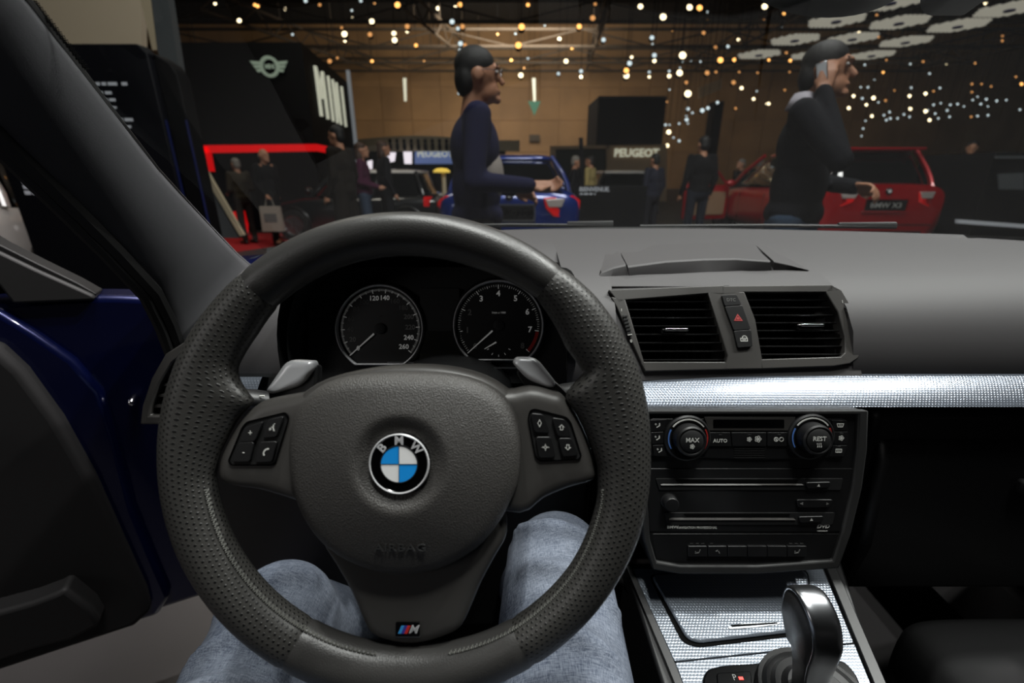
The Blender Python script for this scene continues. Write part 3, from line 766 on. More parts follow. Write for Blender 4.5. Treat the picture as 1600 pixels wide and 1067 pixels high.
def thumbwheel(q, lab1, lab0):
    pts = U(q); cu = sum(p[0] for p in pts)/4; cv = sum(p[1] for p in pts)/4
    g = G(); g.prism(FV, pts, .002, .0055); tw = mk('thumbwheel', g, 'matte_black', vent, bevel=.001)
    g = G(); d = Vector((pts[0][0]+pts[1][0]-pts[2][0]-pts[3][0], pts[0][1]+pts[1][1]-pts[2][1]-pts[3][1]))/2
    an = math.atan2(d.y, d.x)-PI/2
    for k in range(6):
        t = (k+.5)/6-.5; f2 = FV.at(cu+d.x*t, cv+d.y*t, .0058, an); g.box((0,0,0), (.0068,.0014,.0016), f2)
    mk('wheel_rib', g, 'hard_black', tw)
    f2 = FV.at(cu-d.x*.47, cv-d.y*.47, .0062, an); g = G(); g.box((0,0,0), (.006,.0010,.0008), f2); mk('wheel_mark', g, 'print_white', tw)
    txt('wheel_print', '1', FV, *FV.uv(*lab1), .0043, .006, 'print_white', vent); txt('wheel_print', '0', FV, *FV.uv(*lab0), .0043, .006, 'print_white', vent)
thumbwheel([(971,494),(978,493),(986,525),(979,526)], (970,486), (985,534))
thumbwheel([(1315,481),(1322,480),(1330,510),(1324,512)], (1313,473), (1331,520))
for pts, ic in (([(1126,462),(1149,461),(1157,477),(1131,479)], 'DTC'), ([(1131,480),(1158,478),(1171,515),(1145,517)], 'tri'), ([(1145,518),(1172,516),(1174,542),(1151,544)], 'lock')):
    q = roundpoly(U(pts, .004), .002, 3); g = G(); g.prism(FV, q, .003, .0072); b = mk('switch', g, 'hard_black', vent, bevel=.0007)
    c = (sum(p[0] for p in q)/len(q), sum(p[1] for p in q)/len(q)); F = FV.at(c[0], c[1], .0073)
    if ic == 'DTC': txt('switch_print', 'DTC', F, 0, 0, 0, .0062, 'print_grey', b)
    elif ic == 'tri':
        T = [(-.006,-.0045),(.006,-.0045),(0,.0055)]; g = G(); g.ringprism(F, T, [(x*.62, y*.62-.0004) for x, y in T], 0, .0003); g.prism(F, [(x*.42, y*.42-.0006) for x, y in T], 0, .0003); mk('switch_print', g, 'hazard_red', b, smooth=False)
    else:
        g = G(); g.ringprism(F, [(-.005,-.004),(.005,-.004),(.005,.001),(-.005,.001)], [(-.004,-.003),(.004,-.003),(.004,0),(-.004,0)], 0, .0003); g.ringprism(F, circ(.0035, 10, (.001,.001), 0, 180), circ(.0026, 10, (.001,.001), 0, 180), 0, .0003); g.box((0,-.0015,.0002), (.005,.0012,.0003), F); mk('switch_print', g, 'print_white', b, smooth=False)
# ------------------------------------------------------------------ left side vent
FL = Fr((-.72,.535,.955), (1,0,0), (0,.25,1))
sv = thing('side_air_vent', FL.w(0,-.03,0), 'curved side air vent at the door end of the dashboard', 'air vent')
o = FL.uvs([(292,533),(262,552),(240,590),(226,632),(222,662),(300,662),(335,600),(335,533)]); i_ = FL.uvs([(292,550),(272,566),(253,597),(240,630),(237,648),(298,648),(322,598),(322,550)])
g = G(); g.ringprism(FL, o, i_, -.03, .004); mk('vent_frame', g, 'spoke_grey', sv, bevel=.002)
g = G(); g.prism(FL, o, -.06, -.03); mk('vent_back', g, 'deep_black', sv)
for k in range(5):
    v = FL.uv(260, 567+k*17)[1]; h_ = hspan(i_, v)
    if h_: g = G(); g.prism(Fr(FL.w((h_[0]+h_[1])/2, v, -.006), FL.ez, FL.ey), [(.004,-.002),(.004,.001),(-.02,.006),(-.02,.003)], -(h_[1]-h_[0])/2, (h_[1]-h_[0])/2); mk('slat', g, 'spoke_grey', sv)
# ------------------------------------------------------------------ aluminium strip
def strip(x0, x1, n, topf, label):
    g = G(); R = []; uvs = []
    for x in xs(x0, x1, n):
        yt, zt = topf(x); B0_ = Vector((x,.524,.9205)); T0 = Vector((x, yt, zt)); nn = Vector((0, -(zt-.9205), (yt-.524))).normalized(); row = []
        for k in range(9):
            t = k/8; p = B0_.lerp(T0, t)+nn*.0022*math.sin(PI*t)**.8; row.append(p); uvs.append((x, t*(T0-B0_).length))
        R.append([Vector((x,.56,.915))]+row+[T0+Vector((0,.02,-.01))]); uvs[len(uvs)-9:] = [(x,-.002)]+uvs[-9:]+[(x,.06)]
    g.loft(R, False, False, 0, uvs); return mk('trim_strip', g, 'aluminium_strip', angle=60, label=label, cat='trim strip')
strip(-.150, .735, 24, lambda x: (.571-.016*max(0, (.16-x)/.31)**1.4, .9457-.007*max(0, (.16-x)/.31)**1.4), 'long textured aluminium trim strip below the centre air vents')
strip(-.672, -.60, 6, lambda x: (.556, .948), 'short textured aluminium trim strip beside the steering column')
# ------------------------------------------------------------------ centre stack
FS = Fr((.03,.480,.830), (1,0,0), (0,.058,.22))
st = thing('center_stack', FS.w(0,-.12,0), 'black centre stack housing between driver and passenger footwells', 'center stack')
SO = [(1000,640),(1352,640),(1350,700),(1342,760),(1325,830),(1306,884),(1180,893),(1060,893),(1018,886),(1004,840),(996,740)]
def S(L, h=0): return FS.uvs(L, h)
g = G(); q = roundpoly(S(SO), .008); g.prism(FS, q, -.10, -.002); mk('stack_body', g, 'hard_black', st, bevel=.003)
IN = [(1010,645),(1336,645),(1334,700),(1327,760),(1312,825),(1297,872),(1180,880),(1060,880),(1024,874),(1014,840),(1008,740)]
g = G(); g.ringprism(FS, S(SO), S(IN), -.004, .006); mk('stack_frame', g, 'soft_dark', st, bevel=.002)
g = G(); g.prism(FS, S(IN), -.003, .001); mk('stack_face', g, 'hard_black', st)
def pb(parent, name, pts, h0, h1, m, bevel=.0006, r=.001):
    g = G(); q = roundpoly(S(pts), r, 3); g.prism(FS, q, h0, h1); o_ = mk(name, g, m, parent, bevel=bevel)
    return o_, FS.at(sum(p[0] for p in q)/len(q), sum(p[1] for p in q)/len(q), h1+.0001)
# climate panel
cp = thing('climate_panel', FS.w(*FS.uv(1170, 716), 0), 'black climate control panel with two round temperature dials below the aluminium strip', 'climate panel')
pb(cp, 'panel_body', [(1012,653),(1318,653),(1322,660),(1321,700),(1314,714),(1190,717),(1012,711)], .0, .0030, 'hard_black', .001, .006)
pb(cp, 'display_rim', [(1098,650),(1240,650),(1232,671),(1106,671)], .0030, .0042, 'spoke_grey', .0004)
pb(cp, 'display', [(1112,654),(1222,654),(1222,667),(1112,667)], .0042, .0045, 'gloss_black', 0)
def person_icon(b, F):
    g = G(); e = .001
    g.prism(F, [(1.2*e,3.0*e),(2.4*e,3.0*e),(2.6*e,-.4*e),(-1.2*e,-2.8*e),(-2.0*e,-2.0*e),(1.0*e,-.2*e)], 0, .0003)
    g.ringprism(F, [(-4*e,1.6*e),(-2.8*e,3.0*e),(-1.6*e,1.6*e),(-2.8*e,.2*e)], [(-3.4*e,1.6*e),(-2.8*e,2.3*e),(-2.2*e,1.6*e),(-2.8*e,.9*e)], 0, .0003)
    mk('symbol', g, 'print_white', b, smooth=False)
def fan_icon(r):
    def f(b, F):
        g = G()
        for k in range(5):
            a = 2*PI*k/5; g.ringprism(F, circ(r*.42, 8, (r*.62*math.cos(a), r*.62*math.sin(a))), circ(r*.22, 8, (r*.62*math.cos(a), r*.62*math.sin(a))), 0, .0003)
        g.prism(F, circ(r*.25, 8), 0, .0003); mk('symbol', g, 'print_white', b, smooth=False)
    return f
def screen_icon(flip):
    def f(b, F):
        e = .001; g = G(); o = [(-4.6*e,2.6*e),(4.6*e,2.6*e),(3.2*e,-2.2*e),(-3.2*e,-2.2*e)] if not flip else [(-4*e,2.6*e),(4*e,2.6*e),(4*e,-2*e),(-4*e,-2*e)]
        g.ringprism(F, o, [(x*.78, y*.70) for x, y in o], 0, .0003)
        for k in (-1,0,1): g.box((k*1.5*e, -.6*e, .0002), (.5*e, 3.6*e, .0003), F)
        mk('symbol', g, 'print_white', b, smooth=False)
    return f
def circs_icon(b, F):
    g = G(); g.ringprism(F, circ(.0029,12,(-.0033,0)), circ(.0019,12,(-.0033,0)), 0, .0003); g.prism(F, circ(.001,8,(-.0033,0)), 0, .0003); g.ringprism(F, circ(.0029,12,(.0033,0)), circ(.0022,12,(.0033,0)), 0, .0003); mk('symbol', g, 'print_white', b, smooth=False)
def blank(b, F): pass
for pts, ic in (([(1014,655),(1040,654),(1036,671),(1015,672)], person_icon), ([(1015,674),(1035,673),(1036,691),(1017,692)], person_icon), ([(1018,694),(1037,693),(1042,710),(1020,710)], person_icon),
                ([(1107,674),(1138,674),(1140,695),(1106,695)], lambda b, F: txt('symbol', 'AUTO', F, 0, -.002, 0, .0062, 'print_white', b, bold=.015)), ([(1140,674),(1194,674),(1194,695),(1142,695)], fan_icon(.0030)), ([(1196,674),(1230,674),(1231,695),(1196,695)], circs_icon),
                ([(1296,655),(1319,655),(1321,671),(1298,671)], screen_icon(False)), ([(1299,673),(1321,673),(1321,692),(1299,692)], fan_icon(.0034)), ([(1298,694),(1320,694),(1314,711),(1292,711)], screen_icon(True))):
    b, F = pb(cp, 'button', pts, .0028, .0048, 'hard_black', .0006); ic(b, F)
    if ic is not person_icon:
        g = G(); w_ = 4 if ic is not circs_icon else 5; g.box((0,.0058,.0001), (.004,.0006,.0003), F); mk('status_light', g, 'print_dim', b)
b2 = FS.at(*FS.uv(1181, 684), .0049); fan_icon(.0042)(cp, b2)
for k in range(5):
    pb(cp, 'speaker_slot', [(1145,699+k*3.4),(1193,699+k*3.4),(1193,700.6+k*3.4),(1145,700.6+k*3.4)], .0030, .0036, 'matte_black', 0, .0003)
def dial(cx, cy, kx, ky, text, sub):
    F = FS.at(*FS.uv(cx, cy), .003); d = mk('dial', G().lathe(F, [(.0290,-.002),(.0285,.004),(.0265,.0055),(.0205,.0045),(.0200,.003),(.005,.003)], 48), 'hard_black', cp)
    for a0, a1, m_ in ((38,142,'print_white'), (152,212,'print_blue'), (-32,28,'print_red')):
        o = circ(.0245, 16, (0,0), a0, a1); i2 = circ(.0230, 16, (0,0), a0, a1); g = G(); g.prism(F, o+i2[::-1], .0050, .0058); mk('scale_arc', g, m_, d, smooth=False)
    F2 = FS.at(*FS.uv(kx, ky, .018), .003)
    mk('knob', G().lathe(F, [(.0195,.002),(.0190,.012),(.0183,.017),(.0165,.0185),(.0150,.0180),(.0145,.0172),(.002,.0172)], 40), 'hard_black', d)
    Fc = F.at(0, 0, .0173); g = G(); g.lathe(Fc, [(.0143,-.002),(.0141,.0008),(.0130,.0016),(.002,.0018)], 36); c = mk('knob_cap', g, 'matte_black', d)
    txt('cap_print', text, Fc, 0, .002, .0020, .0075, 'print_white', c, bold=.015)
    Fi = Fc.at(0, -.0055, .0020)
    if sub == 'snow': fan_icon(.0030)(c, Fi)
    else:
        g = G()
        for k in (-1,0,1): g.tube([Fi.w(k*.0022+.0006*math.sin(j*1.4), -.0026+.0052*j/4, 0) for j in range(5)], .0005, 4)
        mk('symbol', g, 'print_white', c, smooth=False)
dial(1071, 682, 1076, 685, 'MAX', 'snow'); dial(1262, 680, 1272, 684, 'REST', 'heat')
# navigation / radio unit
nv = thing('audio_unit', FS.w(*FS.uv(1170, 830), 0), 'black navigation and disc player unit with two slots below the climate panel', 'audio unit')
pb(nv, 'unit_face', [(1012,731),(1332,731),(1316,829),(1012,829)], 0, .0022, 'hard_black', .0006, .003)
def slot(p, eject, nm):
    (x0, y0), (x1, y1) = p
    pb(nv, 'slot_recess', [(x0,y0),(x1,y0),(x1-4,y1),(x0+6,y1)], .0022, .0034, 'matte_black', .0004, .002)
    pb(nv, 'disc_slot', [(x0+30,y0+1.5),(x1-70,y0+1.5),(x1-72,y0+6),(x0+34,y0+6)], .0034, .0037, 'deep_black', 0)
    u0, v0 = FS.uv(x0+8, y1-8); u1, _ = FS.uv(x1-62, y1-8); _, v1 = FS.uv(x0+8, y0+8)
    g = G(); g.loft([[FS.w(u, v0, .0030), FS.w(u, v0, .0048), FS.w(u+(.003 if u == u0 else -.003), v1, .0035), FS.w(u, v1, .0030)] for u in (u0, u1)]); mk('slot_lip', g, 'spoke_grey', nv, bevel=.0004)
    b, F = pb(nv, 'eject_button', [(eject[0]-20,eject[1]-5),(eject[0]+20,eject[1]-6),(eject[0]+17,eject[1]+3),(eject[0]-17,eject[1]+4)], .003, .0062, 'hard_black', .0008, .003)
    g = G(); g.prism(F, [(-.0018,-.0015),(.0018,-.0015),(0,.0017)], 0, .0003); mk('symbol', g, 'print_white', b, smooth=False)
slot(((1023,746),(1315,764)), (1274,756), ''); slot(((1036,799),(1302,818)), (1263,809), '')
b, F = pb(nv, 'track_button', [(1241,778),(1298,778),(1292,790),(1243,790)], .002, .0052, 'hard_black', .0008, .003)
g = G(); g.prism(F, [(-.018,0),(-.0145,.0018),(-.0145,-.0018)], 0, .0003); g.prism(F, [(.018,0),(.0145,.0018),(.0145,-.0018)], 0, .0003); mk('symbol', g, 'print_grey', b, smooth=False)
Fk = FS.at(*FS.uv(1044, 781), .0022); kn = mk('volume_knob', G().lathe(Fk, [(.0105,-.001),(.0103,.0015),(.0092,.002),(.0090,.011),(.0078,.0128),(.002,.0130)], 32), 'hard_black', nv)
txt('unit_lettering', 'BMW', FS, *FS.uv(1050, 822), .0025, .0052, 'print_white', nv, bold=.02, sx=1.15); txt('unit_lettering', 'NAVIGATION PROFESSIONAL', FS, *FS.uv(1088, 823), .0025, .0040, 'print_white', nv, bold=.01, sx=.95)
txt('disc_logo', 'DVD', FS, *FS.uv(1284, 821), .0025, .0068, 'print_white', nv, bold=.02, shear=.25, sx=1.1); g = G(); g.box((*FS.uv(1283, 828), .0024), (.013,.0009,.0004), FS); mk('disc_logo_bar', g, 'print_white', nv)
# switch strip
sw = thing('switch_strip', FS.w(*FS.uv(1165, 866), 0), 'row of six black switches with seat heating symbols at the bottom of the stack', 'switch strip')
pb(sw, 'strip_face', [(1018,833),(1314,833),(1299,870),(1180,877),(1060,877),(1024,871)], 0, .0015, 'hard_black', .0006, .003)
for k in range(6):
    x0 = 1073+k*30.8; b, F = pb(sw, 'switch', [(x0,850),(x0+29.5,850),(x0+29.5,866),(x0,866)], .001, .0052, 'hard_black', .0012, .001)
    if k in (0, 5): ic = [[(-.002,-.0028),(.0015,-.0022),(.0035,.0026),(.0022,.0028),(.0012,-.0006),(-.002,-.0012)],[(-.0035,-.0028),(-.0024,-.0028),(-.0024,.0006),(-.0035,.0006)]]; ic_prisms(ic, 'print_grey')(b, F)
    if k == 1: ic_prisms([[(-.003,.0006),(0,.0026),(0,.0008),(-.002,-.0006)],[(.0004,0),(.0014,.001),(.003,-.002),(.002,-.003)]], 'print_grey')(b, F)
    if k in (0, 1, 5):
        g = G()
        for j in range(3 if k != 1 else 1): g.box(((j-1)*.007, .0088, -.003), (.004,.0007,.0004), F)
        mk('status_light', g, 'print_dim', b)
# ------------------------------------------------------------------ centre console
FC = Fr((.03,.42,.664), (1,0,0), (0,.991,.134))
con = thing('center_console', (.03,.35,.50), 'low centre console covered with textured aluminium plate', 'center console')
def Cc(L, h=0): return FC.uvs(L, h)
def cplate(name, pts, h0, h1, m_, bevel=.001, r=.002, parent=None):
    g = G(); q = roundpoly(Cc(pts), r, 4); g.prism(FC, q, h0, h1)
    for i, p in enumerate(g.v):
        d = p-FC.O; g.uv[i] = (d.dot(FC.ex), d.dot(FC.ey))
    return mk(name, g, m_, parent or con, bevel=bevel)
g = G(); g.prism(FC, FC.uvs([(978,880),(1315,870),(1400,1120),(1052,1120)]), -.2, -.004); mk('console_body', g, 'hard_black', con, bevel=.004)
plx = [(986,890),(1284,886),(1332,1002),(1058,1036),(1040,1014)]
cplate('trim_plate', [(988,888),(1284,884),(1334,1004),(1054,1033)], -.006, 0, 'aluminium_trim', .0015)
cplate('trim_plate', [(1055,1035),(1335,1006),(1386,1130),(1092,1130)], -.006, 0, 'aluminium_trim', .0015)
cplate('side_rail', [(975,880),(986,888),(1052,1033),(1090,1130),(1078,1130),(1040,1036)], -.03, .003, 'hard_black', .002)
cplate('side_rail', [(1288,884),(1304,884),(1410,1130),(1389,1130)], -.03, .003, 'hard_black', .002)
cplate('lid_gap', [(1012,898),(1262,890),(1275,990),(1090,1012),(1066,1004)], 0, .0012, 'deep_black', 0, .012)
al = cplate('ashtray_lid', [(1015,900),(1260,893),(1270,986),(1090,1007),(1072,1000)], .0006, .0055, 'aluminium_trim', .0025, .012)
cplate('lid_slot', [(1135,983),(1160,978),(1214,976),(1216,980),(1180,985),(1138,988)], .0052, .0062, 'satin_silver', .0004, .003, al)
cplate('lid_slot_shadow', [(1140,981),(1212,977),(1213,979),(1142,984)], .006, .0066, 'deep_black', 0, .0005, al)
gb = cplate('gear_bezel', [(1097,1062),(1104,1048),(1125,1042),(1240,1034),(1318,1034),(1340,1060),(1352,1130),(1100,1130)], -.001, .004, 'gloss_black', .002, .012)
cplate('gear_display', [(1118,1055),(1172,1052),(1176,1120),(1124,1120)], .003, .0055, 'gloss_black', .001, .004, gb)
txt('gear_letter', 'P', FC, *FC.uv(1146, 1063), .0058, .009, 'print_grey', gb); g = G(); g.box((*FC.uv(1156, 1064), .0058), (.005,.003,.0006), FC); mk('gear_light', g, 'red_led', gb)
txt('gear_letter', 'R', FC, *FC.uv(1148, 1082), .0058, .009, 'print_grey', gb)
# ribbed boot around the lever
LX, LYb = .050, .345
lb = FC.O.z-.006
g = G(); g.lathe(Fr((LX+.01,.335,lb), (1,0,0), (0,1,0)), [(.060,.0),(.058,.010),(.054,.008),(.050,.014),(.046,.011),(.042,.017),(.036,.014),(.030,.020),(.02,.020)], 40); mk('lever_boot', g, 'hard_black', con, angle=30)
# gear lever
lev = thing('gear_lever', (LX,.335,lb+.012), 'gear lever with black leather sides and satin silver crown', 'gear lever')
side = [(-.014,.0),(.014,.0),(.016,.04),(.024,.075),(.034,.100),(.036,.122),(.027,.140),(.008,.149),(-.012,.146),(-.028,.133),(-.034,.112),(-.030,.090),(-.020,.06),(-.015,.03)]
sd = [(p.x*.74, p.y*.95) for p in catmull([Vector((*p,0)) for p in side], 3, True)]
# lean: the top leans a little to the driver
def lev_loft(scale, x0, x1, m_, name, prof_):
    g = G(); R = []; N = 12
    for k in range(N+1):
        t = k/N; x = x0+(x1-x0)*t; q = 2*t-1; rr = 1-prof_*(1-math.sqrt(max(0.0, 1-abs(q)**6.0)))
        R.append([Vector((LX + x*(1.0 if p[1] > .07 else .78) - .026*(p[1]/.14), .338 + (p[0]*rr*scale), lb+.012 + (p[1] if p[1] < .05 else .05+(p[1]-.05)*(1-(1-rr)*.9)*(1+(scale-1)*.6)))) for p in sd])
    g.loft(R); return mk(name, g, m_, lev, angle=60)
lev_loft(1.0, -.0155, .0155, 'leather', 'leather_grip', .22)
# silver crown: a band over the top and the driver-facing back
g = G()
path = [(.030,.092),(.036,.112),(.034,.128),(.024,.143),(.006,.151),(-.014,.148),(-.030,.136),(-.0365,.114),(-.033,.092),(-.026,.068),(-.020,.042),(-.0165,.010)]
path = [(p.x*.74, p.y*.95) for p in catmull([Vector((*p,0)) for p in path], 4)]
R = []
for i, (a, b) in enumerate(path):
    row = []; wdt = .0145 if b > .07 else .0145*(.78+.22*max(0, b)/.07)
    a_, b_ = path[max(i-1,0)]; c_, d_ = path[min(i+1,len(path)-1)]; nn = Vector((-(d_-b_), (c_-a_))).normalized()
    if nn.dot(Vector((a, b-.10 if b > .1 else 0))) < 0: nn = -nn
    for k in range(11):
        q = -1+2*k/10; off = .0014-.0022*(abs(q)**4)
        row.append(Vector((LX+q*wdt-.026*(b/.14), .338+a+nn.x*off, lb+.012+b+nn.y*off)))
    R.append(row)
g.grid(R); mk('silver_crown', g, 'satin_silver', lev, angle=70, solid=-.003)
# ------------------------------------------------------------------ windscreen, pillar, body shell
def wsB(u): return Vector((.02+.74*u, 1.012-.17*u*u, 1.088-.02*u*u))
def wsT(u): return Vector((.02+.60*u, .16-.03*u*u, 1.43-.04*u*u))
g = G(); R = []
for j in range(13):
    t = j/12; R.append([wsB(u).lerp(wsT(u), t)+Vector((0,.02,.035))*math.sin(PI*t)*(1-.5*u*u) for u in [-1+2*k/24 for k in range(25)]])
g.grid(R); ws = mk('window_1', g, 'windscreen', kind='structure', angle=80)
# printed black edge with dots along the driver's pillar
def edgeP(t): return PX(45+(395-45)*t, 410*t if t > 0 else 410*t, -.60-.14*t)
g = G(); dots = G()
for k in range(34):
    py = 2+k*3.2; px = 47+py*.775
    for j in range(3):
        P = PX(px+2+j*3.2+(k % 2)*1.2, py, -.605); r = (.0011-.0003*j)
        F = Fr(P, (1,0,0), CU); dots.prism(F, circ(r, 5), -.0002, .0002)
mk('edge_dots', dots, 'deep_black', ws, kind='stuff', smooth=False)
# A-pillar cloth trim
right = [(-70,-150),(-12,-70),(45,0),(100,71),(175,168),(250,265),(330,352),(372,396),(398,418),(408,450),(408,500),(400,560)]
left = [(-330,-20),(-190,70),(-80,140),(0,212),(100,310),(180,390),(240,455),(265,505),(285,560),(288,590),(285,620),(280,660)]
XR = [-.575,-.585,-.60,-.618,-.645,-.675,-.71,-.73,-.742,-.725,-.70,-.685]; XL = [-.66,-.67,-.68,-.69,-.705,-.725,-.745,-.755,-.76,-.76,-.76,-.76]
R = []
ends = [(Vector((-.552,.10,1.405)), Vector((-.655,.02,1.385))), (Vector((-.562,.20,1.375)), Vector((-.658,.12,1.352)))] + [(PX(a, b, x0), PX(c, d, x1)) for (a, b), (c, d), x0, x1 in zip(right, left, XR, XL)]
for p, q in ends:
    e = q-p; view = (CAM-(p+q)/2).normalized(); row = []
    for k in range(13):
        t = k/12; row.append(p.lerp(q, t)+view*.035*math.sin(PI*t)**.7)
    R.append([p+Vector((-.02,.03,-.01))]+row+[q+Vector((-.02,.02,0))])
pt = thing('pillar_trim', (-.72,.80,1.02), 'windscreen pillar covered in dark grey cloth beside the open door', 'pillar trim')
g = G(); g.grid(R); mk('cloth_cover', g, 'pillar_cloth', pt, angle=80)
pt2 = thing('pillar_trim', (.76,.80,1.02), 'windscreen pillar covered in dark grey cloth on the passenger side', 'pillar trim')
g2 = G(); g2.grid([[Vector((.04-p.x, p.y, p.z)) for p in r_] for r_ in R]); mk('cloth_cover', g2, 'pillar_cloth', pt2, angle=80)
g = G(); g.tube([PX(c, d, x1+.004) for (c, d), x1 in zip(left[:9], XL)], .010, 8); g.tube([PX(c-14, d+8, x1-.002) for (c, d), x1 in zip(left[:9], XL)], .007, 8)
mk('door_seal', g, 'rubber', pt)
g = G(); g.tube([PX(c-5, d+2, x1-.003) for (c, d), x1 in zip(right[1:9], XR[1:9])], .0042, 8); mk('screen_seal', g, 'rubber', pt)
# car body shell around the cabin
body = thing('car_body', (.02,-.2,.16), 'blue car body shell with roof, bonnet and sills around the cabin', None, kind='structure')
g = G(); g.box((.02,-.30,.20), (1.56,2.5,.05)); mk('floor_pan', g, 'carpet', body)
g = G(); g.box((.02,1.02,.62), (1.56,.05,.85)); mk('firewall', g, 'carpet', body)
g = G(); g.loft([[Vector((x, y, z)) for x, z in ((-.62,.20),(-.62,.34),(-.70,.40),(-.80,.37),(-.86,.25),(-.80,.17))] for y in (-.9,.2,.95)]); mk('sill', g, 'car_blue', body)
g = G(); g.loft([[Vector((.04-x, y, z)) for x, z in ((-.62,.20),(-.62,.34),(-.70,.40),(-.80,.37),(-.86,.25),(-.80,.17))] for y in (-.9,.2,.95)]); mk('sill', g, 'carpet', body)
g = G(); g.grid([[Vector((.02+a*(.64-.02*abs(y)), y, 1.43-.04*a*a*a*a-.03*max(0, y)-(.03 if y > .15 else 0))) for a in [-1+k/6 for k in range(13)]] for y in (.165,.14,.08,0,-.3,-.6,-.9,-1.2,-1.5)]); mk('headliner', g, 'headliner', body)
g = G(); g.grid([[Vector((.02+a*(.66-.02*abs(y)), y, 1.47-.04*a*a*a*a-.05*max(0, y)-(.03 if y > .15 else 0))) for a in [-1+k/6 for k in range(13)]] for y in (.175,.14,.08,0,-.3,-.6,-.9,-1.2,-1.5)]); mk('roof', g, 'car_blue', body)
g = G(); g.grid([[Vector((.02+a*.80, y, z-.05*a*a)) for a in [-1+k/6 for k in range(13)]] for y, z in ((1.06,1.035),(1.3,.99),(1.7,.93),(2.05,.84),(2.15,.70),(2.18,.45))]); mk('bonnet', g, 'car_blue', body)
for s in (-1, 1):
    g = G(); g.grid([[Vector((.02+s*(.80+.08*k), y, zt-.04*k-(.0 if k < 2 else (zt-.35)))) for k in range(3)] for y, zt in ((.98,.98),(1.3,.94),(1.7,.88),(2.05,.79))]); mk('wing', g, 'car_blue', body)
g = G(); g.grid([[wsB(u)+Vector((0,a,b)) for u in [-1+k/10 for k in range(21)]] for a, b in ((.004,-.012),(.012,.004),(.05,-.004),(.07,-.06))]); mk('cowl', g, 'rubber', body)
# wipers lie on the cowl
for a, b, lab in ((( 640,352),( 958,351),'black wiper arm lying at the base of the windscreen ahead of the steering wheel'), ((1000,352),(1400,353),'black wiper arm lying at the base of the windscreen ahead of the screen flap')):
    p, q = PY(a[0], a[1]+2, 1.055), PY(b[0], b[1]+2, 1.03)
    t = thing('wiper', p, lab, 'wiper'); g = G(); g.tube([p, p.lerp(q, .5)+Vector((0,.004,.002)), q], .004, 6); mk('wiper_blade', g, 'rubber', t)
    g = G(); g.tube([p.lerp(q, .78)+Vector((0,.004,.005)), q+Vector((0,.004,.004))], [.0045,.007], 8); mk('wiper_arm', g, 'rubber', t)
# passenger door side
pd = thing('passenger_door', (.80,.2,.24), 'closed black-lined passenger door beside the passenger seat', 'car door')
g = G(); g.box((.815,-.02,.66), (.05,1.6,.80)); mk('door_panel', g, 'hard_black', pd, bevel=.015)
g = G(); g.loft([[Vector((x, y, z)) for x, z in ((.80,.42),(.755,.44),(.75,.52),(.80,.55))] for y in (-.5,.50)]); mk('door_pocket', g, 'hard_black', pd, bevel=.015)
# driver's door, swung open
ex = Vector((.898,.44,0)).normalized()
FD = Fr((-.85,.88,0), ex, (0,0,1))
dr = thing('driver_door', FD.w(-.5, .26, 0), 'open blue driver door with black lining and window frame', 'car door')
def D(L, h=0): return FD.uvs(L, h)
bl = FD.uv(285, 938)[1]
g = G(); g.prism(FD, roundpoly([(-1.08,.27),(-.12,.27),(-.06,.35),(-.03,.60),(-.04,.97),(-.17,.995),(-.30,1.0),(-1.08,1.02)], .04), -.075, 0); mk('door_shell', g, 'car_blue', dr, bevel=.012, seg=3)
ring = D([(0,478),(60,516),(120,558),(162,606),(188,690),(213,790),(250,880),(268,922),(250,952)])
g = G(); g.prism(FD, ring[::-1]+[(-1.04,.285)][:0]+[(-1.05,ring[0][1]+.03)]+[(-1.05,.29)], -.01, .018); mk('inner_frame', g, 'car_blue', dr, bevel=.010, seg=3)
tr = D([(0,530),(45,572),(100,648),(150,738),(198,845),(230,915),(238,945),(214,966)], .02)
g = G(); g.prism(FD, [(-1.04,tr[0][1]+.02)]+tr+[(-1.04,.285)], .0, .045); mk('door_lining', g, 'matte_black', dr, bevel=.014, seg=4)
pk = D([(0,937),(60,921),(98,907),(112,899),(150,930),(165,955),(120,978),(60,993)], .05)
g = G(); g.prism(FD, [(-.98,pk[0][1]+.02)]+pk+[(-.98,pk[-1][1]-.02)], .03, .085); mk('door_pocket', g, 'matte_black', dr, bevel=.008, seg=3)
g = G(); g.box((-.62,.80,.07), (.40,.05,.07), FD); mk('armrest', g, 'hard_black', dr, bevel=.015)
fr_px = D([(-60,357),(0,390),(60,419),(120,446),(150,460)]); lo_px = D([(150,467),(80,470),(25,472),(0,440),(-60,400)])
g = G(); g.prism(FD, fr_px+lo_px, -.03, .012); mk('window_frame', g, 'soft_dark', dr, bevel=.006)
g = G(); g.prism(FD, D([(-60,345),(0,381),(60,411),(120,440),(152,458),(150,462),(60,421),(0,392),(-60,360)]), -.035, .004); mk('window_seal', g, 'rubber', dr, bevel=.002)
g = G(); q = [fr_px[0], (-.62,1.34), (-.70,1.37), (-1.06,1.38), (-1.06,1.35), (-.70,1.34), (-.64,1.31), (fr_px[0][0]+.03, fr_px[0][1]-.03)]; g.prism(FD, q, -.03, .01); mk('window_frame', g, 'rubber', dr, bevel=.004)
Fb = FD.at(*FD.uv(206, 628, .02), .0); g = G(); g.lathe(Fb, [(.008,-.02),(.008,.020),(.005,.026),(.002,.028)], 14); mk('door_bolt', g, 'chrome', dr)
g = G(); g.box((-.075,.62,-.02), (.05,.09,.05), FD); mk('hinge', g, 'car_blue', dr, bevel=.006)
g = G(); g.tube([FD.w(-.06,.93,.01), FD.w(.05,.94,.03), FD.w(.12,.92,.02)], .014, 10); mk('cable_boot', g, 'rubber', dr)
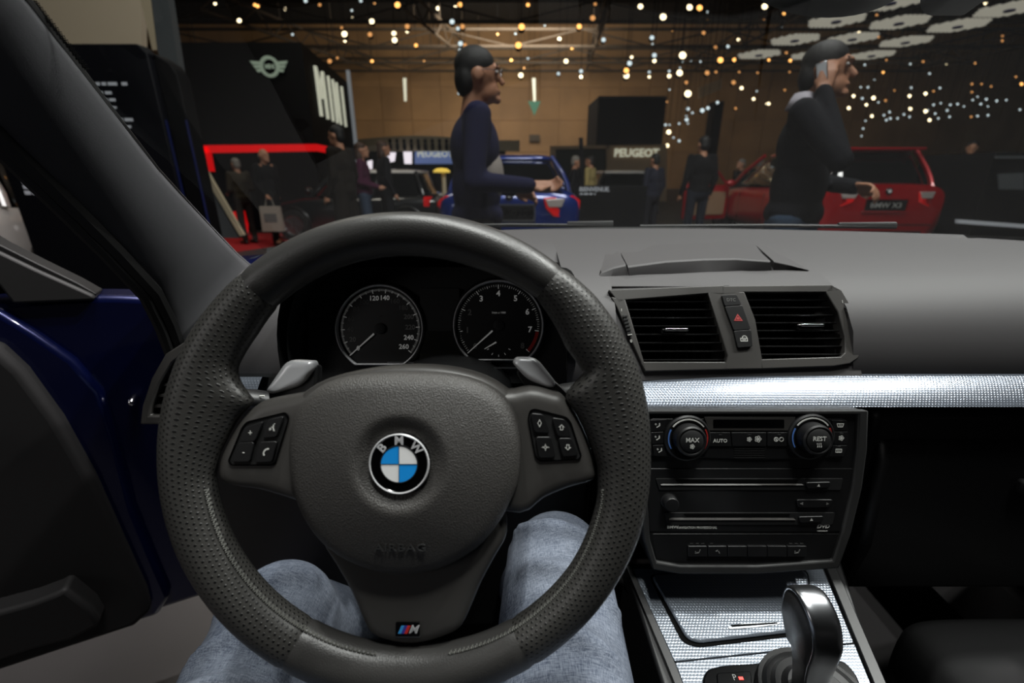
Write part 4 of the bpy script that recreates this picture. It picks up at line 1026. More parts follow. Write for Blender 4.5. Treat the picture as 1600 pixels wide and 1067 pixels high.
# blue inner wing / hinge post behind the door gap
g = G(); g.loft([[Vector((x, y, z)) for x, y in ((-.79,.78),(-.86,.80),(-.88,.95),(-.78,1.0))] for z in (.22,.6,1.04)]); mk('hinge_post', g, 'car_blue', body, bevel=.015)
# rear-view mirror and sensor at the top of the windscreen
FMi = Fr(PD(1330, -101, .40), (1,0,0), CU)
mi = thing('rear_view_mirror', FMi.w(0,-.05,0), 'black rear-view mirror hanging from the windscreen', 'mirror')
el = [(.085*math.cos(a), .0505*math.sin(a)) for a in [2*PI*k/40 for k in range(40)]]
g = G(); plate(g, FMi, el, -.03, 0, .006, fill=3); mk('mirror_housing', g, 'matte_black', mi, angle=70)
g = G(); g.prism(FMi, [(x*.93, y*.86) for x, y in el], 0, .0012); mk('mirror_glass', g, 'chrome', mi, smooth=False)
g = G(); g.tube([FMi.w(0,0,-.03), FMi.w(.0,.05,-.07)], .010, 8); mk('mirror_stem', g, 'matte_black', mi)
FSe = Fr(PD(1524, -34, .44), (1,0,0), CU); g = G(); plate(g, FSe, rrect(-.026,-.0145,.026,.03,.012), -.03, 0, .006, fill=3); mk('sensor_housing', g, 'matte_black', angle=70, label='small black sensor housing on the windscreen beside the mirror', cat='sensor')
# ------------------------------------------------------------------ seats
def seat(cx, cy, z, label, kw=.85):
    t = thing('car_seat', (cx, cy, .225), label, 'car seat')
    g = G(); R = []
    for y, zt, wd in ((.27,-.05,.20),(.262,-.015,.22),(.23,.0,.235),(.05,.0,.24),(-.15,-.02,.24),(-.27,-.03,.23)):
        row = []
        for k in range(24):
            a = 2*PI*k/24; c, s_ = math.cos(a), math.sin(a); wd_ = wd*kw
            row.append(Vector((cx+wd_*math.copysign(abs(c)**.5, c), cy+y, z+zt-.07+(.07+.018*abs(c)**3)*math.copysign(abs(s_)**.5, s_))))
        R.append(row)
    g.loft(R); mk('seat_cushion', g, 'seat_cloth', t, sub=1, angle=80)
    g = G(); R = []
    for zz, yo, wd, th in ((-.10,-.27,.22,.06),(.05,-.29,.24,.07),(.25,-.35,.24,.07),(.45,-.42,.22,.06),(.56,-.45,.17,.05)):
        R.append([Vector((cx+wd*kw*math.copysign(abs(math.cos(a))**.5, math.cos(a)), cy+yo+th*math.copysign(abs(math.sin(a))**.5, math.sin(a)), z+zz)) for a in [2*PI*k/24 for k in range(24)]])
    g.loft(R); mk('backrest', g, 'seat_cloth', t, sub=1, angle=80)
    g = G(); g.ell((cx, cy-.50, z+.66), (.13,.045,.085), 16, 10); mk('headrest', g, 'seat_cloth', t)
    g = G(); g.box((cx, cy-.03, (z-.13+.225)/2), (.36,.42,z-.13-.225)); mk('seat_base', g, 'carpet', t)
seat(.535, .275, .56, 'black passenger seat beside the centre console')
seat(-.385, -.16, .56, 'black driver seat under the person in jeans')
# ------------------------------------------------------------------ driver's legs
pe = thing('person', (-.385, -.15, .225), 'person in blue jeans sitting behind the steering wheel', 'person')
g = G()
hipL, hipR = Vector((-.53,-.17,.645)), Vector((-.245,-.17,.645))
knL, knR = Vector((-.570,.435,.652)), Vector((-.208,.485,.690))
anL, anR = Vector((-.520,.70,.32)), Vector((-.255,.77,.33))
for h, k_, a in ((hipL, knL, anL), (hipR, knR, anR)):
    g.cap(h, .102, h.lerp(k_, .6), .090, 18); g.cap(h.lerp(k_, .5), .092, k_, .075, 18); g.ell(k_+Vector((0,.005,.006)), (.068,.070,.070), 16, 12)
    g.cap(k_, .072, k_.lerp(a, .45)+Vector((0,-.012,0)), .066, 16); g.cap(k_.lerp(a, .45)+Vector((0,-.012,0)), .066, a, .058, 16)
g.ell((-.385,-.20,.68), (.185,.12,.12), 20, 12); g.cap((-.475,-.20,.68), .10, (-.295,-.20,.68), .10, 16); g.ell((-.385,-.24,.78), (.165,.11,.12), 20, 12)
# folds of cloth
random.seed(3)
for h, k_, s_ in ((hipL, knL, -1), (hipR, knR, 1)):
    for j in range(7):
        t = .35+.65*j/6; c = h.lerp(k_, t); r = .090-.016*t
        a0 = random.uniform(.2, 1.0); pts = []
        for q in range(8):
            a = a0+1.9*q/7; pts.append(c+Vector((math.cos(a)*(r+.001), .05*(q/7-.5)*random.uniform(.6,1.3)*s_, math.sin(a)*(r+.004))))
        g.tube(pts, [.003,.007,.009,.010,.010,.009,.007,.003], 6)
mk('jeans', g, 'denim', pe, remesh=.0065, smoothit=6)
for a in (anL, anR):
    g = G(); g.cap(a+Vector((0,0,.02)), .045, a+Vector((0,0,-.03)), .045); mk('sock', g, 'matte_black', pe)
    g = G(); g.cap(a+Vector((0,-.03,-.050)), .045, a+Vector((0,.16,-.02)), .040); g.cap(a+Vector((0,-.03,-.055)), .043, a+Vector((0,.1,-.045)), .043); mk('shoe', g, 'leather', pe, remesh=.01, smoothit=3)
# ------------------------------------------------------------------ people
mat('skin', (176,126,98), .55); mat('hair_black', (14,12,11), .6, bump=('noise', 260, .6, .004)); mat('hair_grey', (120,115,108), .7); mat('hair_brown', (62,40,26), .6, bump=('noise', 260, .6, .004))
mat('eye_white', (220,215,210), .3)
def cloth(c): return mat('cloth_%d_%d_%d' % c, c, .9, spec=.2, bump=('noise', 120, .35, .006)) and 'cloth_%d_%d_%d' % c
def person(loc, H, rz, label, top, trousers, hair='hair_black', pose='stand', vox=.02, near=False, coat=False, collar=None, glasses=False, bald=False, group=None, front=None):
    """local frame: faces +Y, right hand on +X"""
    P = thing('person', loc, label, 'person', group, rz)
    s = H/1.76; M = Matrix.Translation(Vector(loc)) @ Matrix.Rotation(rz, 4, 'Z') @ Matrix.Scale(s, 4)
    def V(*p): return Vector(p)
    J = dict(shR=V(.19,0,1.44), shL=V(-.19,0,1.44), elR=V(.245,-.03,1.15), elL=V(-.245,-.03,1.15), haR=V(.25,.08,.90), haL=V(-.25,.08,.90))
    if pose == 'reach': J.update(elR=V(.24,-.03,1.155), haR=V(.20,.25,1.135), elL=V(-.24,0,1.15), haL=V(-.18,.22,1.10))
    if pose == 'phone': J.update(elR=V(.23,.19,1.23), haR=V(.112,.045,1.535), elL=V(-.25,-.02,1.14), haL=V(-.06,.24,1.11))
    if pose == 'walk': J.update(haR=V(.25,.18,.95), haL=V(-.25,-.05,.92))
    if pose == 'hold': J.update(elR=V(.25,-.02,1.14), haR=V(.15,.24,1.06), elL=V(-.25,-.02,1.14), haL=V(-.15,.24,1.06))
    hy = .0
    hx = V(0,.025,1.63); stp = .10 if pose == 'walk' else 0
    feet = [(V(.10,.0+stp,.93), V(.105,.02+stp,.50), V(.11,-.02+stp,.09)), (V(-.10,-stp,.93), V(-.105,.02-stp,.50), V(-.11,-.02-stp,.09))]
    def fin(g, name, m_, vx=None, sm=2, par=P): 
        g.v = [M @ p for p in g.v]; return mk(name, g, m_, par, remesh=vx or vox, smoothit=sm)
    # ---- one continuous body
    g = G()
    g.ell(hx+V(0,-.01,.015), (.076,.096,.108), 18, 14); g.ell(hx+V(0,.035,-.06), (.056,.060,.062), 14, 10); g.cap(hx+V(0,-.02,-.04), .055, V(0,-.02,1.44), .062, 14)
    g.ell(V(0,-.005,1.30), (.165,.10,.19), 18, 12); g.ell(V(0,0,1.05), (.145,.10,.18), 18, 12); g.ell(V(0,0,.93), (.155,.11,.12), 18, 12)
    for hip, kn, an in feet: g.cap(hip, .075, kn, .055); g.cap(kn, .055, an, .042); g.cap(an, .04, an+V(0,.16,-.05), .03)
    for S_ in ('R', 'L'):
        sh, el, ha = J['sh'+S_], J['el'+S_], J['ha'+S_]; sx = 1 if S_ == 'R' else -1
        g.cap(sh*.6+V(0,0,.4*1.44), .06, sh, .058); g.cap(sh, .050, el, .042); g.cap(el, .040, ha, .028)
        d = (ha-el).normalized(); side = V(0,0,1).cross(d)
        if side.length < .1: side = V(1,0,0)
        side.normalize(); nrm = d.cross(side).normalized()
        if near:
            # palm, four bent fingers of unequal length, thumb off the side of the palm
            if pose == 'phone' and S_ == 'R':
                d2 = V(-.22,.02,.97).normalized(); side = V(-.35,.92,0).normalized(); nrm = d2.cross(side).normalized(); d = d2
            elif pose in ('reach', 'phone'):
                side = V(0,0,1).cross(d).normalized() if S_ == 'R' else d.cross(V(0,0,1)).normalized(); side = (side*.5+V(0,0,.6)).normalized(); nrm = d.cross(side).normalized()
            pc = ha+d*.05
            for q in range(4):
                o = side*((q-1.5)*.019); L_ = (.072,.082,.078,.062)[q]; base = ha+d*.085+o
                g.cap(ha+d*.005+o*.7, .013, base, .0125, 8)
                k1 = base+d*L_*.5+nrm*.010; k2 = k1+(d*.55+nrm*.75).normalized()*L_*.34; k3 = k2+(d*.1+nrm).normalized()*L_*.28
                g.cap(base, .0105, k1, .0098, 8); g.cap(k1, .0098, k2, .009, 8); g.cap(k2, .009, k3, .0078, 8)
            tb = ha+d*.025-side*.034; g.cap(ha+d*.015-side*.015, .016, tb+d*.02+nrm*.012, .0135, 8); g.cap(tb+d*.02+nrm*.012, .0125, tb+d*.058+nrm*.034+side*.010, .0095, 8)
        else:
            g.ell(ha+d*.05, (.032,.045,.045), 10, 8)
            for q in range(3): g.cap(ha+d*.06+side*((q-1)*.024), .015, ha+d*.125+side*((q-1)*.022)+nrm*.02, .011, 6)
            g.cap(ha+d*.03, .016, ha+d*.08-side*.045, .012, 6)
    # face
    g.cap(hx+V(0,.085,.018), .010, hx+V(0,.112,-.022), .016, 8); g.ell(hx+V(0,.086,.040), (.05,.016,.014), 10, 6)
    g.ell(hx+V(0,.094,-.062), (.026,.012,.009), 10, 6); g.ell(hx+V(0,.088,-.098), (.028,.020,.020), 10, 6)
    for sx in (-1, 1): g.ell(hx+V(sx*.078,-.012,.0), (.014,.026,.034), 10, 8)
    fin(g, 'body', 'skin', .0085 if near else max(.018, vox*.8), 2)
    # ---- clothes
    g = G(); e = .022 if not coat else .035
    g.ell(V(0,-.005,1.31), (.168+e,.105+e,.175), 20, 14); g.ell(V(0,0,1.12), (.150+e,.108+e,.20), 20, 14); g.ell(V(0,0,.98), (.158+e,.118+e,.10 if not coat else .14), 20, 12); g.cap(V(-.10,-.01,1.445), .062, V(.10,-.01,1.445), .062, 14)
    g.cap(V(-.16,0,1.40), .075, V(.16,0,1.40), .075, 14)
    for S_ in ('R', 'L'):
        sh, el, ha = J['sh'+S_], J['el'+S_], J['ha'+S_]
        g.cap(sh, .068, el, .056, 14); g.cap(el, .055, ha-(ha-el).normalized()*.01, .040, 14)
    if coat:
        g.cap(V(.08,0,.95), .12, V(.10,0,.50), .12, 14); g.cap(V(-.08,0,.95), .12, V(-.10,0,.50), .12, 14)
    fin(g, 'coat' if coat else 'sweater', cloth(top), .012 if near else vox, 3)
    g = G(); g.ell(V(0,0,.92), (.172,.128,.12), 18, 12)
    for hip, kn, an in feet: g.cap(hip, .095, kn, .075, 14); g.cap(kn, .074, an+V(0,0,.02), .062, 14)
    fin(g, 'trousers', cloth(trousers), .014 if near else vox, 2)
    for hip, kn, an in feet: g = G(); g.cap(an+V(0,-.02,-.04), .045, an+V(0,.17,-.05), .038, 12); fin(g, 'shoe', 'leather', .014 if near else vox, 1)
    if not bald:
        g = G(); g.ell(hx+V(0,-.022,.050), (.084,.100,.086), 18, 14); g.ell(hx+V(0,-.062,-.01), (.078,.060,.085), 16, 12)
        if hair == 'hair_brown': g.ell(hx+V(0,-.05,-.09), (.085,.07,.11), 14, 10)
        fin(g, 'hair', hair, .010 if near else vox, 2)
    else:
        g = G(); g.ell(hx+V(0,-.048,-.005), (.082,.068,.062), 16, 12); fin(g, 'hair', 'hair_grey', .012, 1)
    if near:
        for sx in (-1, 1):
            g = G(); g.ell(hx+V(sx*.033,.082,.018), (.012,.008,.007), 10, 6); g.v = [M @ p for p in g.v]; mk('eye', g, 'eye_white', P)
            g = G(); g.cap(hx+V(sx*.016,.093,.044), .0045, hx+V(sx*.052,.080,.046), .0035, 6); g.v = [M @ p for p in g.v]; mk('eyebrow', g, 'hair_black', P)
    if glasses:
        g = G()
        for sx in (-1, 1):
            F = Fr(hx+V(sx*.034,.105,.016), (1,0,0), (0,0,1)); g.tube([F.w(.022*math.cos(a), .016*math.sin(a)) for a in [2*PI*k/14 for k in range(14)]], .0018, 5, True)
            g.tube([hx+V(sx*.056,.104,.02), hx+V(sx*.082,.03,.022), hx+V(sx*.080,-.02,.014)], .0018, 5)
        g.tube([hx+V(-.012,.106,.02), hx+V(.012,.106,.02)], .0018, 5); g.v = [M @ p for p in g.v]; mk('glasses', g, 'satin_silver', P)
    if collar:
        g = G(); R = []
        for r_, z in ((.082,1.45),(.080,1.50),(.077,1.545),(.088,1.525),(.108,1.475)):
            R.append([V(r_*1.05*math.sin(a), -.02+r_*1.0*math.cos(a), z-.03*max(0, math.cos(a))) for a in [math.radians(22+316*k/24) for k in range(25)]])
        g.grid(R); g.v = [M @ p for p in g.v]; mk('collar', g, cloth(collar), P, solid=.004, angle=80)
    if front:
        g = G(); g.ell(V(0,.045,1.17), (.150,.100,.17), 16, 12); fin(g, 'shirt_front', cloth(front), .014, 2)
    return P, M, J
def spot(px, py_head, H, zf=0.0):
    """stand a person of height H so that the crown meets the pixel"""
    r = ray(px, py_head); t = (zf+H-CAM.z)/r.z; p = CAM+r*t; return Vector((p.x, p.y, zf))
R_ = math.radians
X1 = -.27+(748-800)/720*2.30
p1, M1, J1 = person((X1-.02, 2.56, 0), 1.775, R_(-82), 'man in navy sweater with glasses and beige shirt front standing behind the blue saloon', (26,27,56), (26,26,28), pose='reach', vox=.014, near=True, glasses=True, front=(150,142,136))
p2, M2, J2 = person((1.25, 2.58, 0), 1.80, R_(-132), 'man in black sweater and jeans holding a phone to his ear', (16,17,22), (62,78,98), pose='phone', vox=.014, near=True, collar=(200,196,206))
# the phone in his hand
g = G(); c = J2['haR']+Vector((-.012,-.02,.075)); g.box((0,0,0), (.022,.045,.095)); g.v = [M2 @ (c+Matrix.Rotation(.25, 3, 'X') @ p) for p in g.v]
mk('mobile_phone', g, 'satin_silver', bevel=.004, label='small silver mobile phone held to the ear of the man in the black sweater', cat='phone')
FLO = -.15
def far_person(px, py, H, rz, label, top, tr, zf=FLO, **kw): return person(spot(px, py, H, zf), H, R_(rz), label, top, tr, **kw)
def far_at(px, Y, H, rz, label, top, tr, zf=FLO, **kw):
    p = PY(px, 275, Y); return person((p.x, Y, zf), H, R_(rz), label, top, tr, **kw)
far_at(372, 9.6, 1.64, 60, 'man in drab brown jacket with his hand at his chin beside the grey fin', (52,46,36), (44,40,36), hair='hair_grey', pose='hold')
pb_ = far_at(416, 9.4, 1.80, -110, 'bald old man in black coat carrying a white bag', (18,18,20), (22,22,24), bald=True, coat=True, pose='walk')
bp_ = pb_[0].location
g = G(); F = Fr((bp_.x+.13, bp_.y-.32, .16), (1,0,0), (0,0,1)); g.prism(F, [(-.20,0),(.20,0),(.18,.46),(-.18,.46)], -.05, .05)
bag = thing('shopping_bag', F.O, 'white paper shopping bag carried by the bald old man', 'bag'); mat('paper_bag', (170,162,150), .8); mk('bag_body', g, 'paper_bag', bag)
g = G(); g.tube([F.w(-.08,.46), F.w(-.05,.60), F.w(.05,.60), F.w(.08,.46)], .008, 6); mk('bag_handle', g, 'paper_bag', bag)
g = G(); g.box((0,.25,.052), (.24,.16,.004), F); mk('bag_print', g, 'print_grey', bag)
far_at(535, 6.6, 1.80, 75, 'tall dark-haired man in long dark brown coat facing the black tower', (30,25,20), (24,22,20), zf=0, coat=True)
far_at(567, 7.7, 1.66, -80, 'woman with brown hair in purple jumper and jeans', (74,32,56), (60,72,90), zf=0, hair='hair_brown', pose='hold')
far_at(601, 8.3, 1.72, -60, 'dark-haired person in black jacket behind the woman in purple', (20,20,24), (26,26,30), zf=0, hair='hair_brown')
far_at(898, 10.2, 1.70, -100, 'man in black jacket beside the man in yellow jacket', (18,18,22), (26,26,30), hair='hair_grey')
far_at(922, 11.0, 1.74, 60, 'man in pale yellow jacket standing in front of the beige stand', (168,150,98), (60,60,60))
far_at(811, 12.0, 1.78, 170, 'fair-faced visitor behind the roof of the blue saloon', (60,50,44), (40,40,40), hair='hair_grey')
far_at(823, 11.6, 1.74, 0, 'dark-haired visitor behind the roof of the blue saloon', (20,20,22), (30,30,30))
far_at(1094, 7.6, 1.74, 10, 'man in black seen from behind at the open red car door', (14,14,16), (30,34,44), zf=0)
far_at(1022, 9.6, 1.72, 30, 'visitor in grey jacket between the lettered fascia and the red car', (40,42,54), (30,30,36))
far_at(1156, 12.3, 1.70, 100, 'pale-faced visitor behind the flank of the red car', (36,34,34), (30,30,30), hair='hair_grey')
far_at(1184, 13.0, 1.74, -60, 'grey-haired visitor behind the flank of the red car', (28,28,30), (30,30,30), hair='hair_grey')
far_at(1370, 12.6, 1.84, 20, 'dark visitor behind the roof of the red car', (14,14,16), (20,20,20), zf=0)
far_at(1505, 9.0, 1.76, 140, 'dark visitor beside the black display wall', (14,14,18), (20,20,20), zf=0)
# ------------------------------------------------------------------ cars on show
mat('paint_blue', (12,42,118), .3, .35, coat=1.0); mat('paint_red', (165,10,22), .3, .3, coat=1.0); mat('paint_white', (205,200,196), .35, coat=1.0); mat('paint_black', (8,12,16), .3, .2, coat=1.0)
mat('auto_glass', (6,8,9), .06, coat=1.0); mat('lamp_red', (190,10,16), .15, emit=((220,20,20), .25), coat=1.0); mat('lamp_clear', (190,180,175), .15, .3, coat=1.0); mat('tyre', (12,12,12), .8); mat('alloy', (150,152,156), .3, .9); mat('plate_black', (14,14,15), .3)
def sup(w_, h_, e, n, cx=0, cy=0):
    return [(cx+w_*math.copysign(abs(math.cos(a))**e, math.cos(a)), cy+h_*math.copysign(abs(math.sin(a))**e, math.sin(a))) for a in [2*PI*(k+.5)/n for k in range(n)]]
def car(loc, rz, kind, paint, label, roof=None, W=.89, plate='', lamps=True, extra=None):
    C = thing('car', loc, label, 'car', None, rz); M = Matrix.Translation(Vector(loc)) @ Matrix.Rotation(rz, 4, 'Z')
    def fin(g, name, m_, par=None, **kw): g.v = [M @ p for p in g.v]; return mk(name, g, m_, par or C, **kw)
    k = W/.89
    if kind == 'sedan': S_ = [(-2.27,.70,.40,.90),(-2.25,.80,.30,1.00),(-2.1,.86,.24,1.055),(-1.6,.89,.22,1.04),(-.6,.90,.20,.97),(.4,.90,.20,.95),(1.2,.88,.20,.90),(1.8,.84,.22,.80),(2.15,.74,.28,.68),(2.25,.6,.38,.58)]; B = (-1.72,1.05,.99); T = (-1.02,.30,1.415)
    elif kind == 'wagon': S_ = [(-2.27,.72,.40,.98),(-2.25,.82,.30,1.06),(-2.1,.87,.26,1.08),(-1.6,.89,.24,1.06),(-.6,.90,.22,1.02),(.4,.90,.22,1.0),(1.2,.88,.22,.96),(1.8,.84,.24,.86),(2.15,.74,.30,.72),(2.25,.6,.40,.6)]; B = (-2.16,1.05,1.04); T = (-1.86,.30,1.53)
    else: S_ = [(-1.82,.70,.38,.86),(-1.80,.78,.30,.95),(-1.6,.83,.24,.98),(-.6,.85,.20,.95),(.4,.85,.20,.93),(1.0,.84,.20,.90),(1.5,.80,.22,.80),(1.75,.70,.28,.68),(1.82,.55,.36,.58)]; B = (-1.72,.85,.93); T = (-1.50,.30,1.40)
    g = G(); R = []
    for y, w_, zb, zs in S_: R.append([Vector((x*k, y, z)) for x, z in sup(w_, (zs-zb)/2, .42, 28, 0, (zs+zb)/2)])
    g.loft(R); fin(g, 'car_shell', paint, angle=60)
    # glasshouse with pillars and roof
    yb0, yb1, zb = B; yt0, yt1, zt = T; wb, wt = (.80*k, .60*k)
    base = sup(wb, (yb1-yb0)/2, .35, 36, 0, (yb1+yb0)/2); top = sup(wt, (yt1-yt0)/2, .35, 36, 0, (yt1+yt0)/2)
    g = G(); R = []
    for t in (0, .35, .7, 1.0):
        q = t+.10*math.sin(PI*t); R.append([Vector((a[0]+(b[0]-a[0])*(t-.06*math.sin(PI*t)), a[1]+(b[1]-a[1])*(t-.04*math.sin(PI*t)), zb-.03+(zt-zb+.0)*t)) for a, b in zip(base, top)])
    gl = fin(g.loft(R), 'glasshouse', 'auto_glass', angle=60)
    g = G(); tp = sup(wt*1.03, (yt1-yt0)/2*1.03, .35, 36, 0, (yt1+yt0)/2); cy = (yt1+yt0)/2
    g.loft([[Vector((x*f, cy+(y-cy)*f, zt+dz_)) for x, y in tp] for f, dz_ in ((1.0,-.035),(1.0,-.005),(.93,.018),(.7,.035),(.3,.045))]); fin(g, 'roof', roof or paint, angle=70)
    def gp(x, y, t): # point on the glasshouse surface at plan angle of base index
        return None
    for sx in (-1, 1):
        for fb, ft in ((yb1-.06, yt1-.02), ((yb0+yb1)/2-.05, (yt0+yt1)/2-.05), (yb0+.16, yt0+.10)):
            p, q = Vector((sx*wb*.99, fb, zb-.02)), Vector((sx*wt*1.01, ft, zt-.01)); md = p.lerp(q, .5)+Vector((sx*.03,0,.01))
            g = G(); g.tube([p, p.lerp(md, .5)+Vector((sx*.012,0,0)), md, q], .030, 8, up=(0,1,0), flat=1.4); fin(g, 'pillar', paint)
        for yw in ((-1.38, 1.36) if kind != 'mini' else (-1.2, 1.22)):
            Fw = Fr(Vector((sx*.80*k, yw, .31)), (0,sx,0), (0,0,1)); g = G(); g.lathe(Fw, [(.20,-.12),(.31,-.11),(.325,-.05),(.325,.07),(.30,.10),(.22,.105),(.215,.09),(.2,.08)], 28); wh = fin(g, 'wheel', 'tyre')
            g = G(); g.lathe(Fw, [(.215,.07),(.21,.10),(.19,.095),(.17,.08),(.05,.09),(.02,.09)], 28)
            for j in range(5): a = 2*PI*j/5; g.box((.12,0,.095), (.17,.05,.02), Fw.at(0,0,0,a))
            fin(g, 'rim', 'alloy', wh)
            g = G(); g.tube([Vector((sx*.885*k, yw+.37*math.cos(a), .33+.37*math.sin(a))) for a in [PI*j/12 for j in range(13)]], .02, 6); fin(g, 'wheel_arch', 'plate_black')
        g = G(); g.ell((sx*.98*k, .75, 1.02), (.10,.06,.07), 12, 8); fin(g, 'door_mirror', paint)
        g = G(); yr = S_[0][0]
        for yy in ((-.55, .45) if kind != 'mini' else (-.4,)): g.box((sx*.893*k, yy, .62), (.012,.008,.50))
        fin(g, 'door_gap', 'plate_black')
    # tail
    yr = S_[0][0]; FR = Fr((0, yr, 0), (1,0,0), (0,0,1))
    if lamps:
        for sx in (-1, 1):
            zl = {'sedan': .83, 'wagon': .86, 'mini': .78}[kind]
            pts = [(sx*x, z) for x, z in ((.40*k,zl+.115),(.76*k,zl+.135),(.86*k,zl+.08),(.85*k,zl-.10),(.74*k,zl-.13),(.52*k,zl-.09),(.43*k,zl+.0))] if kind == 'sedan' else [(sx*x, z) for x, z in ((.42*k,zl+.10),(.78*k,zl+.12),(.87*k,zl+.06),(.86*k,zl-.08),(.60*k,zl-.10),(.46*k,zl-.04))]
            # wrap the lamp round the corner
            g = G(); n = len(pts); off = lambda x: .02-max(0, abs(x)-.55*k)**1.5*1.1
            g.loft([[Vector((x, yr+.25-.0, z)) for x, z in pts], [Vector((x, yr-off(x), z)) for x, z in pts], [Vector((sx*.65*k+(x-sx*.65*k)*.9, yr-off(x)-.012, zl+(z-zl)*.9)) for x, z in pts]])
            lm = fin(g, 'tail_lamp', 'lamp_red' if kind == 'sedan' else 'lamp_red', bevel=.012)
            q = [(sx*x, z) for x, z in ((.42*k,zl+.10),(.66*k,zl+.105),(.62*k,zl+.01),(.46*k,zl+.01))]
            g = G(); g.loft([[Vector((x, yr-off(x)+.03, z)) for x, z in q], [Vector((x, yr-off(x)-.018, z)) for x, z in q]]); fin(g, 'reverse_lamp', 'lamp_clear', lm, bevel=.008)
    zp = {'sedan': .78, 'wagon': .78, 'mini': .62}[kind]
    g = G(); g.prism(FR, rrect(-.30*k, zp-.085, .30*k, zp+.085, .015), -.1, .022); pl = fin(g, 'number_plate', 'plate_black')
    g = G(); g.ringprism(FR, rrect(-.31*k, zp-.10, .31*k, zp+.095, .015), rrect(-.29*k, zp-.078, .29*k, zp+.078, .015), -.05, .028); fin(g, 'plate_rim', 'alloy' if kind == 'sedan' else paint)
    if plate:
        t = txt('plate_text', plate, Fr((0,0,0),(1,0,0),(0,1,0)), 0, 0, 0, .095, 'print_white', None, depth=.002, bold=.02, sx=1.2)
        me = t.data; bpy.data.objects.remove(t); gg = G(); gg.add([M @ Vector((p.co.x, yr-.026, zp+p.co.y)) for p in me.vertices], [tuple(p.vertices) for p in me.polygons]); mk('plate_text', gg, 'print_white', pl, smooth=False)
    g = G(); g.prism(FR, rrect(-.72*k, .50, .72*k, .515, .004), -.2, .006); g.prism(FR, rrect(-.60*k, .34, .60*k, .42, .02), -.2, .012); fin(g, 'bumper_groove', 'plate_black')
    if kind != 'mini':
        Fe = Fr((0, yr-.01, zp+.19), (1,0,0), (0,0,1)); g = G(); g.lathe(Fe, [(.045,-.05),(.045,.01),(.038,.016),(.02,.016)], 24); em = fin(g, 'car_emblem', 'gloss_black')
        g = G(); g.lathe(Fe, [(.022,.010),(.022,.018),(.01,.018)], 16); fin(g, 'emblem_centre', 'badge_white', em)
    if kind == 'sedan': g = G(); g.box((0, yr+.06, 1.045), (1.3*k,.10,.02)); fin(g, 'boot_edge', paint, bevel=.008)
    if kind == 'wagon': g = G(); g.box((0, T[0]-.05, zt+.005), (1.12*k,.22,.035)); fin(g, 'roof_spoiler', paint, bevel=.012)
    if extra: extra(C, M, fin)
    return C
car((-.30, 7.75, 0), R_(0), 'sedan', 'paint_blue', 'blue saloon car seen from behind with a red tail lamp', plate='BMW 320d', W=.86)
def open_door(C, M, fin):
    Fd = Fr(Vector((-.90,1.0,0)), Vector((.95,.31,0)), (0,0,1)); g = G(); g.prism(Fd, roundpoly([(-1.05,.30),(0,.30),(.0,.98),(-1.05,1.0)], .06), -.05, .03); d = fin(g, 'open_door', 'paint_red', bevel=.015)
    g = G(); g.prism(Fd, roundpoly([(-.95,.40),(-.10,.40),(-.10,.85),(-.95,.88)], .05), .03, .06); mat('beige_lining', (150,120,92), .8); fin(g, 'door_lining', 'beige_lining', d)
    g = G(); g.tube([Fd.w(-1.03,.98), Fd.w(-.95,1.40), Fd.w(-.55,1.45), Fd.w(-.05,.98)], .025, 8); fin(g, 'door_window_frame', 'paint_red', d)
car((5.12, 9.1, 0), R_(-2), 'wagon', 'paint_red', 'bright red estate car with an open door seen from behind', plate='BMW X3', extra=open_door)
car((-3.7, 10.95, FLO), R_(90), 'mini', 'paint_black', 'small black car with white roof below the red light frame', roof='paint_white', plate='MINI')
car((2.6, 14.2, FLO), R_(5), 'mini', 'paint_black', 'small black car with white roof behind the lettered black wall', roof='paint_white', plate='MINI')
car((-6.2, 5.6, 0), R_(20), 'mini', 'paint_white', 'white car behind the dark information wall', plate='', lamps=False)
car((-.9, 15.5, FLO), R_(80), 'mini', 'paint_black', 'black car with black roof behind the man in the navy sweater', plate='')
# ------------------------------------------------------------------ stands
mat('stand_black', (5,5,6), .7, spec=.15); mat('stand_navy', (6,7,14), .6, spec=.2); mat('stand_beige', (168,142,112), .7, var=(.8,.12)); mat('stand_grey', (86,90,92), .4); mat('cream', (196,180,150), .7); mat('beige_glow', (232,214,186), .8)
mat('sign_white', (225,222,205), .5, emit=((225,222,200), .55)); mat('sign_dim', (170,172,178), .6, emit=((170,172,178), .25)); mat('red_light', (225,10,16), .5, emit=((230,8,14), .5)); mat('edge_blue', (18,26,70), .5, emit=((30,50,150), .02)); mat('screen_blue', (110,130,190), .5, emit=((120,140,200), .35)); mat('screen_white', (235,225,230), .5, emit=((240,225,235), 1.2)); mat('lamp_yellow', (230,190,70), .5, emit=((240,200,90), .7)); mat('banner_green', (22,92,70), .6); mat('opening_dark', (24,32,22), .8)
def slab(name, px, Y, depth, m_, parent=None, h=0, **kw):
    F = Fr((0, Y, 0), (1,0,0), (0,0,1)); g = G(); g.prism(F, F.uvs(px), -depth, h); return mk(name, g, m_, parent, **kw)
